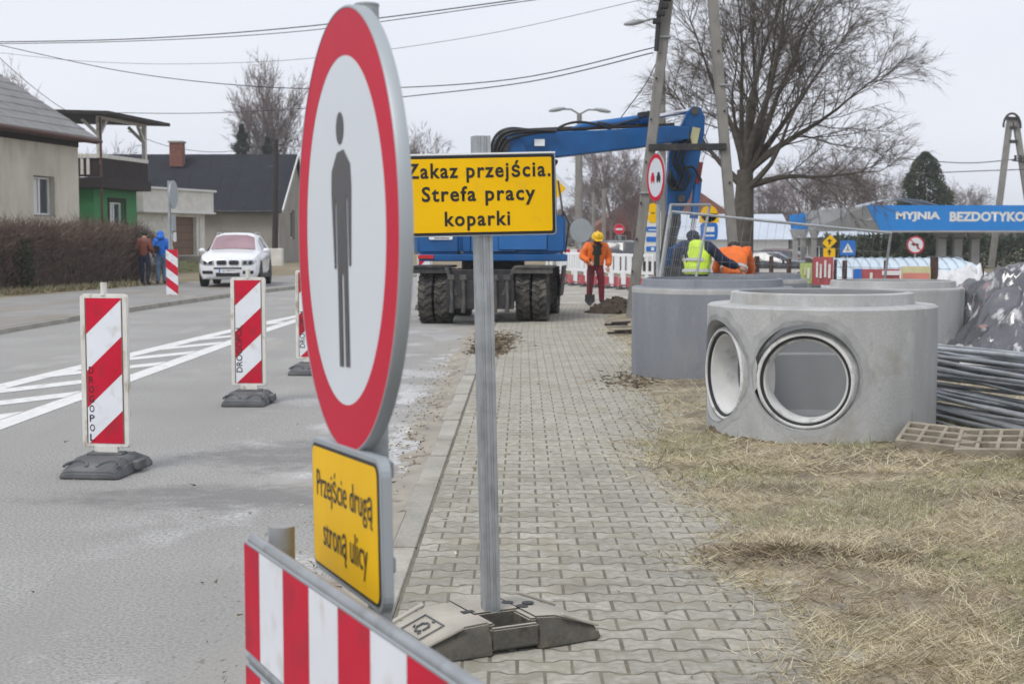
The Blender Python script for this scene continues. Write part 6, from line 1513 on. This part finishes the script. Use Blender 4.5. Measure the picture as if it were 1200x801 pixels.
for s in (1, -1):
    ys0, ys1 = (-.62, 4.3) if s > 0 else (9.2, 4.3)
    z0 = 5.6 + (-.62) * sl_ + .12; z1 = 5.6 + 4.3 * sl_ + .12
    for k in range(9):
        f0, f1 = k / 9, (k + 1) / 9
        b.add([(-13.5, ys0 + (ys1 - ys0) * f0, z0 + (z1 - z0) * f0 + .006), (.5, ys0 + (ys1 - ys0) * f0, z0 + (z1 - z0) * f0 + .02), (.5, ys0 + (ys1 - ys0) * f1, z0 + (z1 - z0) * f1 - .005), (-13.5, ys0 + (ys1 - ys0) * f1, z0 + (z1 - z0) * f1 - .005),
               (-13.5, ys0 + (ys1 - ys0) * f0, z0 + (z1 - z0) * f0 - .10), (.5, ys0 + (ys1 - ys0) * f0, z0 + (z1 - z0) * f0 - .10), (.5, ys0 + (ys1 - ys0) * f1, z0 + (z1 - z0) * f1 - .12), (-13.5, ys0 + (ys1 - ys0) * f1, z0 + (z1 - z0) * f1 - .12)],
              [(0, 1, 2, 3), (7, 6, 5, 4), (0, 4, 5, 1), (1, 5, 6, 2), (2, 6, 7, 3), (3, 7, 4, 0)])
rf = b.build('roof', m_slate, ho)
b = MB(); b.tube([(-13.5, -.68, 5.26), (.55, -.68, 5.22)], .075, 8); b.box((-6.5, -.55, 5.20), (14, .06, .16)); b.build('gutter', m_brownm, rf, smooth=40)
b = MB(); b.box((-6.5, -.03, 5.12), (12.9, .05, .30)); b.build('fascia', m_wood, rf)
b = MB(); b.box((-6.6, -.28, 5.27), (13, .55, .05)); b.build('soffit', m_wood, rf)
b = MB()
for i in range(17): b.box((-12.5 + i * .78, -.3, 5.21), (.10, .56, .10))
b.build('rafter_end', m_wood, rf)
# green house with a roofed wooden balcony
G0 = (-16.98, 58.0, 0); gh = thing('green_house', 'small green house with a dark wooden balcony and flat roof on white posts', 'house', G0, hA)
b = MB(); facade(b, 0, 4.25, 0, 3.58, 0, .3, [(1.45, 2.95, 1.9, 3.12)]); b.box((.15, 3.2, 1.79), (.3, 5.8, 3.58)); b.box((4.10, 3.2, 1.79), (.3, 5.8, 3.58)); b.box((2.1, 6.2, 1.79), (4.2, .3, 3.58)); b.build('wall', m_greenw, gh)
window(gh, 1.5, 2.9, 1.95, 3.07, .18, m_white)
b = MB()
for x in (1.38, 3.02): b.box((x, -.015, 2.5), (.12, .05, 1.4))
b.box((2.2, -.016, 3.19), (1.76, .05, .12)); b.build('window_surround', m_wood, gh)
b = MB(); b.box((2.1, 2.9, 3.80), (4.9, 6.9, .42)); b.build('balcony_floor', m_wood, gh)
b = MB(); b.box((2.1, -.42, 4.88), (4.75, .12, .16)); b.box((-.22, 2.9, 4.88), (.12, 6.5, .16)); b.box((4.42, 2.9, 4.88), (.12, 6.5, .16)); b.build('handrail', m_white_old, gh)
bmesh_board = None
def pieces(n, fn, name, mb, mat, par):
    base = mb.build(name, mat, par); fn(base, 0)
    for i in range(1, n): o = link(name, base.data, par); fn(o, i)
b = MB(); b.box((0, 0, 0), (.165, .035, .80))
pieces(24, lambda o, i: setattr(o, 'location', (-.12 + i * .196, -.43, 4.40)), 'balcony_board', b, m_wood, gh)
b = MB(); b.box((0, 0, 0), (.05, .13, .66))
pieces(9, lambda o, i: setattr(o, 'location', (-.22, .1 + i * .26, 4.46)), 'baluster', b, m_white_old, gh)
b = MB(); b.box((-.17, 2.9, 4.42), (.03, 6.5, .74)); b.build('baluster_backing', m_wood, gh)  # dark backing added so the white balusters stand out
for x, y in ((-.15, -.36), (4.35, -.36), (-.15, 5.8), (4.35, 5.8), (2.1, 5.8)): b = MB(); b.box((x, y, 5.70), (.17, .17, 1.5)); b.build('post', m_white_old, gh)
for p0, p1 in (((4.28, -.36, 5.75), (3.7, -.36, 6.36)), ((-.08, -.36, 5.75), (.55, -.36, 6.36)), ((4.35, -.28, 5.75), (4.35, .35, 6.36)), ((-.15, -.28, 5.75), (-.15, .35, 6.36))): b = MB(); b.bar(p0, p1, .12, .12); b.build('brace', m_white_old, gh)
b = MB(); b.box((2.1, -.36, 6.42), (4.75, .12, .12)); b.build('beam', m_white_old, gh)
b = MB(); b.prism([(-1.0, -1.15), (5.35, -1.15), (5.35, 6.6), (-1.0, 6.6)], 0, .14, Matrix.Translation((0, 0, 6.50)) @ Matrix.Rotation(R(2.2), 4, 'X')); b.build('canopy_roof', m_wood, gh)
b = MB(); b.tube([(-.28, -.48, 6.4), (-.28, -.48, .1)], .05, 8); b.build('downpipe', m_brownm, gh, smooth=40)
# garage with stone pillars
uG = math.atan2(.954, .30); ga = thing('garage', 'flat roofed pale garage with a brown door behind the parked white car', 'garage', (-17.3, 66, .0), uG)
b = MB(); facade(b, 0, 6.1, .0, 2.75, 0, .35, [(3.0, 5.3, .72, 2.60)]); b.box((.175, 3, 1.37), (.35, 5.3, 2.75)); b.box((5.92, 3, 1.37), (.35, 5.3, 2.75)); b.box((3.05, 5.8, 1.37), (6.1, .3, 2.75)); b.build('wall', m_stone, ga)
b = MB(); b.box((3.0, 2.75, 3.30), (6.5, 6.4, 1.12)); b.build('parapet', m_stone, ga, bevel=.02)
b = MB(); b.box((3.0, 2.72, 3.90), (6.7, 6.6, .10)); b.box((3.0, 2.72, 2.80), (6.62, 6.5, .08)); b.build('cornice', m_bwhite, ga)
b = MB(); b.box((4.15, .22, 1.66), (2.28, .06, 1.86)); gd = b.build('garage_door', m_garage, ga)
b = MB()
for i in range(1, 5): b.box((4.15, .187, .72 + i * .372), (2.28, .008, .018))
b.build('panel_joint', m_wood, gd)
# stone blocks on the pillar and the wall, each its own
b = MB(); b.box((0, 0, 0), (.40, .06, .235))
def blk(o, i): o.location = (5.72 + .01 * (i % 2), -.03, .15 + (i % 10) * .255); o.rotation_euler = (0, 0, 0)
pieces(10, blk, 'stone_block', b, m_stone, ga)
b = MB(); b.box((0, 0, 0), (.70, .03, .285))
def blk2(o, i): o.location = (.36 + (i % 4) * .73 - (.2 if (i // 4) % 2 else 0) + .12, -.014, .42 + (i // 4) * .30)
pieces(32, blk2, 'stone_block', b, m_stone, ga)
b = MB(); b.box((4.2, -1.0, .36), (3.2, 1.9, .68)); b.build('ramp', m_greyr, ga)
mound('grass_bank', 'grass bank in front of the garage', (-15.2, 66.5, -.05), 2.6, 4.2, .52, M('bank_grass', (.15, .15, .06), .95, var=.3, scale=3), 13, 26)
# house with the black felt roof
bh = thing('black_roofed_house', 'low grey house with a long black felt roof and a red brick chimney', 'house', (-13.87, 85, 0))
b = MB(); facade(b, -12, 0, 0, 3.42, 0, .35, []); b.box((-6, 11.8, 1.7), (12, .35, 3.4))
facade_rot = MB(Matrix.Rotation(R(90), 4, 'Z')); facade(facade_rot, .35, 11.6, 0, 3.42, 0, .35, [(4.35, 6.1, 1.5, 3.3)]); b.add(facade_rot.v, facade_rot.f)
b.add([(-.35, 0, 3.42), (-.35, 12, 3.42), (-.35, 6, 6.75), (0, 0, 3.42), (0, 12, 3.42), (0, 6, 6.75)], [(0, 1, 2), (5, 4, 3), (0, 3, 4, 1), (1, 4, 5, 2), (2, 5, 3, 0)]); b.build('wall', m_greyr, bh)
gw = thing('gable', None, None); bpy.data.objects.remove(gw)
b = MB(Matrix.Rotation(R(90), 4, 'Z'))
b.box((5.22, .2, 2.4), (1.7, .06, 1.76)); wf = b.build('window', m_white, bh)
b = MB(Matrix.Rotation(R(90), 4, 'Z'))
for x in (4.83, 5.62): b.box((x, .165, 2.4), (.66, .03, 1.56))
b.build('pane', m_glass, wf)
b = MB(); k_ = 3.35 / 6
for s in (1, -1):
    y0_, y1_ = (-.5, 6.0) if s > 0 else (12.5, 6.0); z0, z1 = 3.42 - .5 * k_ + .08, 6.78 + .08
    b.add([(-12.3, y0_, z0), (.25, y0_, z0), (.25, y1_, z1), (-12.3, y1_, z1), (-12.3, y0_, z0 - .12), (.25, y0_, z0 - .12), (.25, y1_, z1 - .12), (-12.3, y1_, z1 - .12)], [(0, 1, 2, 3), (7, 6, 5, 4), (0, 4, 5, 1), (1, 5, 6, 2), (2, 6, 7, 3), (3, 7, 4, 0)])
rf = b.build('roof', m_felt, bh)
b = MB()
for i in range(13):
    x = -12 + i * 1.0; z0, z1 = 3.42 - .5 * k_ + .09, 6.87; b.bar((x, -.5, z0), (x, 6, z1), .05, .02)
b.build('felt_seam', m_felt, rf)
b = MB(); b.bar((.30, -.55, 3.42 - .5 * k_), (.30, 6.0, 6.80), .06, .18); b.bar((.30, 12.5, 3.42 - .5 * k_), (.30, 6.05, 6.80), .06, .18); b.build('white_verge', m_bwhite, rf)
b = MB(); b.tube([(-12.3, -.58, 3.12), (.25, -.58, 3.12)], .08, 8); b.build('gutter', m_dark, rf, smooth=40)
cx_ = at(209.5, 180, 90).x + 13.87
b = MB(); b.box((cx_, 4.6, 6.75), (.80, .8, 1.5)); chm = b.build('chimney', m_brickred, rf); b = MB(); b.box((cx_, 4.6, 7.53), (.94, .94, .10)); b.build('chimney_cap', m_greyr, chm)
pw = thing('wooden_pole', 'dark wooden utility pole on a white concrete foot by the grey gable', 'utility pole', (at(322, 300, 78).x, 78, 0))
b = MB(); b.tube([(0, 0, .3), (.15, 0, 6.9)], [.17, .13], 10); b.build('post', m_wood, pw, smooth=40); b = MB(); b.box((0, .1, .4), (.85, .6, 1.2)); b.build('foot', m_stone, pw, bevel=.03)
b = MB()
for z in (6.3, 6.6): b.bar((-.3, 0, z), (.5, 0, z), .06, .06)
b.build('insulator_arm', m_dark, pw)
# far right: white building, red roofed building, car wash
def simple_house(name, label, x0, x1, Y, dep, zb, ze, zr, wm, rm_, holes, ridge_x=True):
    t = thing(name, label, 'building', (x0, Y, zb)); w_ = x1 - x0; b = MB(); facade(b, 0, w_, 0, ze - zb, 0, .3, holes); b.box((.15, dep / 2 + .15, (ze - zb) / 2), (.3, dep - .3, ze - zb)); b.box((w_ - .15, dep / 2 + .15, (ze - zb) / 2), (.3, dep - .3, ze - zb)); b.build('wall', wm, t)
    for h in holes: window(t, h[0] + .02, h[1] - .02, h[2] + .02, h[3] - .02, .15, m_white, curtain=False)
    h0, h1 = ze - zb, zr - zb; b = MB()
    if ridge_x: b.add([(-.4, -.5, h0 - .1), (w_ + .4, -.5, h0 - .1), (w_ + .4, dep / 2, h1), (-.4, dep / 2, h1), (-.4, dep + .5, h0 - .1), (w_ + .4, dep + .5, h0 - .1)], [(0, 1, 2, 3), (3, 2, 5, 4), (0, 3, 4), (1, 5, 2), (0, 4, 5, 1)])
    else: b.add([(-.4, -.5, h0 - .1), (w_ + .4, -.5, h0 - .1), (w_ / 2, -.5, h1), (-.4, dep + .5, h0 - .1), (w_ + .4, dep + .5, h0 - .1), (w_ / 2, dep + .5, h1)], [(0, 1, 2), (3, 5, 4), (0, 2, 5, 3), (1, 4, 5, 2), (0, 3, 4, 1)])
    b.build('roof', rm_, t); return t
Yb = 100
simple_house('white_building', 'low white building with a pale roof and one dark window beyond the orange worker', at(800, 300, Yb).x, at(924, 300, Yb).x, Yb, 9, -1.0, 1.55, 3.3, m_bwhite, m_paleroof, [(4.83, 5.5, 1.0, 1.75)])
simple_house('grey_building', 'low grey building with dark doors under the grey car wash end', at(926, 300, 102).x, at(1075, 300, 102).x, 102, 8, -1.0, 1.7, 2.6, m_greyr, m_paleroof, [(.3, 1.3, .1, 2.0), (1.7, 2.5, .1, 2.0), (4.0, 5.0, .8, 1.9)])
simple_house('red_roofed_building', 'distant building with a big dull red tiled roof behind the leaning pole', at(694, 300, 125).x, at(880, 300, 125).x, 125, 12, 0, 2.2, 7.2, m_brickred, m_roofred, [(2, 3, .8, 1.8)], False)
cw = thing('car_wash', 'car wash canopy with a long blue lettered fascia on grey columns', 'car wash', (17.3, 70, -.62))
Z0, Z1 = at(600, 270, 70).z + .62, at(600, 240.5, 70).z + .62
def cp(px, py, Y, dz=0): p = at(px, py, Y); return (p.x - 17.3, Y - 70, p.z + .62 + dz)
xe = at(1320, 255, 70).x - 17.3
b = MB(); a, c = cp(1015, 240, 70), cp(1031, 269, 70)
b.add([(a[0], -.12, Z1), (xe, -.12, Z1), (xe, -.12, Z0), (c[0], -.12, Z0), (a[0], .1, Z1), (xe, .1, Z1), (xe, .1, Z0), (c[0], .1, Z0)], [(0, 3, 2, 1), (4, 5, 6, 7), (0, 1, 5, 4), (1, 2, 6, 5), (2, 3, 7, 6), (3, 0, 4, 7)])
fa = b.build('blue_fascia', m_cwblue, cw)
b = MB(); b.box(((c[0] + xe) / 2, -.05, Z0 - .05), (xe - c[0], .2, .09)); b.build('fascia_edge', m_colgrey, cw)
x0, x1 = cp(1049, 255, 70)[0], cp(1101, 255, 70)[0]
text_mesh('MYJNIA', m_bwhite, fa, Matrix.Translation(((x0 + x1) / 2, -.128, (Z0 + Z1) / 2 + .06)) @ UPR, x1 - x0, .48, .045)
x0 = cp(1112, 255, 70)[0]; x1 = x0 + (cp(1199, 255, 70)[0] - x0) * 10 / 9.0 * 1.03 + .3
text_mesh('BEZDOTYKOWA', m_bwhite, fa, Matrix.Translation(((x0 + x1 + .35) / 2, -.128, (Z0 + Z1) / 2 + .06)) @ UPR, x1 - x0 + .35, .48, .045)
p_ = cp(943, 243, 85); b = MB()
b.add([(a[0] - .02, -.02, Z1 - .02), (c[0] - .02, -.02, Z0), (p_[0], 15, Z1 - .02), (p_[0] + .2, 15, Z0), (a[0] + .25, .12, Z1 - .02), (c[0] + .25, .12, Z0), (p_[0] + .5, 15, Z1 - .02), (p_[0] + .5, 15, Z0)], [(0, 1, 3, 2), (4, 6, 7, 5), (0, 2, 6, 4), (1, 5, 7, 3), (2, 3, 7, 6), (0, 4, 5, 1)])
b.build('grey_side_panel', m_cwgrey, cw)
b = MB(); b.add([(p_[0] + .5, 15, Z1 - .05), (p_[0] + .5, 15, Z0 + .1), (p_[0] - .9, 15.2, Z1 - .25), (p_[0] - .75, 15.2, Z0 + .15), (p_[0] + .5, 15.2, Z1 - .05), (p_[0] + .5, 15.2, Z0 + .1)], [(0, 1, 3, 2), (0, 2, 4), (1, 5, 3), (4, 2, 3, 5)]); b.build('blue_corner', m_cwblue, cw)
b = MB(); b.add([(a[0] + .3, .15, Z1 - .1), (xe, .15, Z1 - .1), (xe, 15, Z1 - .1), (p_[0] + .6, 15, Z1 - .1), (a[0] + .3, .15, Z0 + .5), (xe, .15, Z0 + .5), (xe, 15, Z0 + .5), (p_[0] + .6, 15, Z0 + .5)], [(0, 1, 2, 3), (7, 6, 5, 4), (0, 4, 5, 1), (1, 5, 6, 2), (2, 6, 7, 3), (3, 7, 4, 0)]); b.build('roof', m_paleroof, cw)
b = MB(); p = cp(1048, 238, 78); vs = []
for i in range(13):
    f = i / 12; x = cp(1000 + 105 * f, 240, 78)[0]; z = Z1 - .1 + .62 * math.sin(math.pi * f) ** .8; vs += [(x, 7, z), (x, 10, z)]
b.add(vs, [(2 * i, 2 * i + 1, 2 * i + 3, 2 * i + 2) for i in range(12)]); b.build('curved_roof', m_paleroof, cw, smooth=60)
for px, Y in ((1103, 71.2), (1122, 71.4), (1142, 71.2), (1215, 71.2), (932, 83), (941, 84), (954, 83)):
    x, y, _ = cp(px, 280, Y); b = MB(); w_ = .40 if px > 1000 else .26
    b.box((x, y, Z0 / 2 - .3), (w_, w_, Z0 - .1)); b.add([(x - w_ / 2, y - .2, Z0 - .40), (x + w_ / 2, y - .2, Z0 - .40), (x + w_ * 1.15, y - .2, Z0 + .12), (x - w_ * 1.15, y - .2, Z0 + .12), (x - w_ / 2, y + .2, Z0 - .40), (x + w_ / 2, y + .2, Z0 - .40), (x + w_ * 1.15, y + .2, Z0 + .12), (x - w_ * 1.15, y + .2, Z0 + .12)], [(0, 1, 2, 3), (7, 6, 5, 4), (0, 4, 5, 1), (1, 5, 6, 2), (2, 6, 7, 3), (3, 7, 4, 0)])
    b.build('column', m_colgrey, cw)
b = MB(); b.box((cp(1122, 280, 76)[0], 6, 1.2), (3.2, .12, .12)); b.build('rail', m_colgrey, cw)
# far woods along the horizon
q = np.random.RandomState(5); n = 60000; X = q.uniform(-190, 190, n); hh = 5.5 + 2.5 * np.array([noise.noise(V((v * .03, 0, 1))) + .6 * noise.noise(V((v * .15, 0, 4))) for v in X]); Z = q.rand(n) * hh
B0 = np.stack([X, 230 + q.uniform(-5, 5, n), Z], 1); B1 = B0 + np.stack([q.normal(size=n) * .9, q.normal(size=n) * .4, .5 + q.rand(n) * 1.4], 1)
tag(blades('far_woods', B0, B1, np.full(n, .28), [m_twig_far, m_hedge], (q.rand(n) > .85).astype(int)), 'bare brownish woods along the horizon', kind='stuff')

# ------------------------------------------------------------------ overhead wires
def wire(label, pts, r_=.011):
    b = MB(); P3 = [at(*p) for p in pts]; o = []
    # smooth curve through the given points
    for i in range(len(P3) - 1):
        p0, p1, p2, p3 = P3[max(i - 1, 0)], P3[i], P3[i + 1], P3[min(i + 2, len(P3) - 1)]
        for k in range(8):
            t = k / 8; o.append(.5 * ((2 * p1) + (p2 - p0) * t + (2 * p0 - 5 * p1 + 4 * p2 - p3) * t * t + (3 * p1 - p0 - 3 * p2 + p3) * t ** 3))
    o.append(P3[-1]); b.tube(o, r_, 5); tag(b.build('overhead_wire', m_wire, smooth=60), label, 'wire', 'overhead wires across the road')
wire('upper strand of the paired wires crossing above the round sign', [(-60, 50, 44), (150, 46, 41), (360, 31, 38), (605, 0, 35), (700, -16, 34)], .015)
wire('lower strand of the paired wires crossing above the round sign', [(-60, 52, 44), (150, 48.5, 41), (360, 36, 38), (605, 3, 35), (700, -10, 34)], .011)
wire('sagging wire coming down from the cream house side to the leaning pole', [(-40, 44, 46), (0, 53, 45), (140, 83, 42), (280, 100, 38), (420, 104, 35), (600, 93, 31), (766, 56, 27.7)], .012)
wire('faint thin wire high between the paired wires and the sagging wire', [(0, 62, 60), (100, 72, 57), (220, 75, 54), (370, 68, 50), (560, 42, 44), (760, -2, 38)], .008)
wire('wire running level above the wooden balcony roof and ending at the leaning pole', [(85, 131, 58), (220, 133, 52), (357, 127, 44), (470, 114, 38), (620, 96, 32), (765, 62, 27.7)], .013)
wire('thin service wire dropping from the wooden pole to the balcony', [(150, 154, 63), (200, 172, 68), (260, 178, 73), (322, 168, 78)], .014)
wire('slack service wire falling along the cream house gable', [(-20, 50, 52), (30, 95, 53), (70, 125, 55), (100, 140, 57)], .012)
wire('upper of two thin wires running into the distant A-pole', [(1060, 186, 92), (1130, 191, 90), (1186, 187, 88), (1240, 180, 86)], .03)
wire('lower of two thin wires running into the distant A-pole', [(1060, 204, 92), (1130, 201, 90), (1186, 199, 88), (1240, 197, 86)], .03)
wire('short stay cable dropping from the leaning pole towards the boom', [(774, 62, 27.6), (758, 96, 28.2), (735, 128, 29), (720, 148, 29.6)], .010)

# ------------------------------------------------------------------ thin winter haze
hzm = bpy.data.materials.new('winter_haze'); hzm.use_nodes = True; n_ = hzm.node_tree.nodes; n_.remove(n_['Principled BSDF'])
pv = n_.new('ShaderNodeVolumePrincipled'); pv.inputs['Color'].default_value = (.93, .94, .97, 1); pv.inputs['Density'].default_value = .0007
hzm.node_tree.links.new(pv.outputs[0], n_['Material Output'].inputs['Volume'])
b = MB(); b.box((0, 420, 8.2), (820, 980, 21.6)); tag(b.build('haze', hzm), 'thin pale winter haze over the street', kind='stuff')
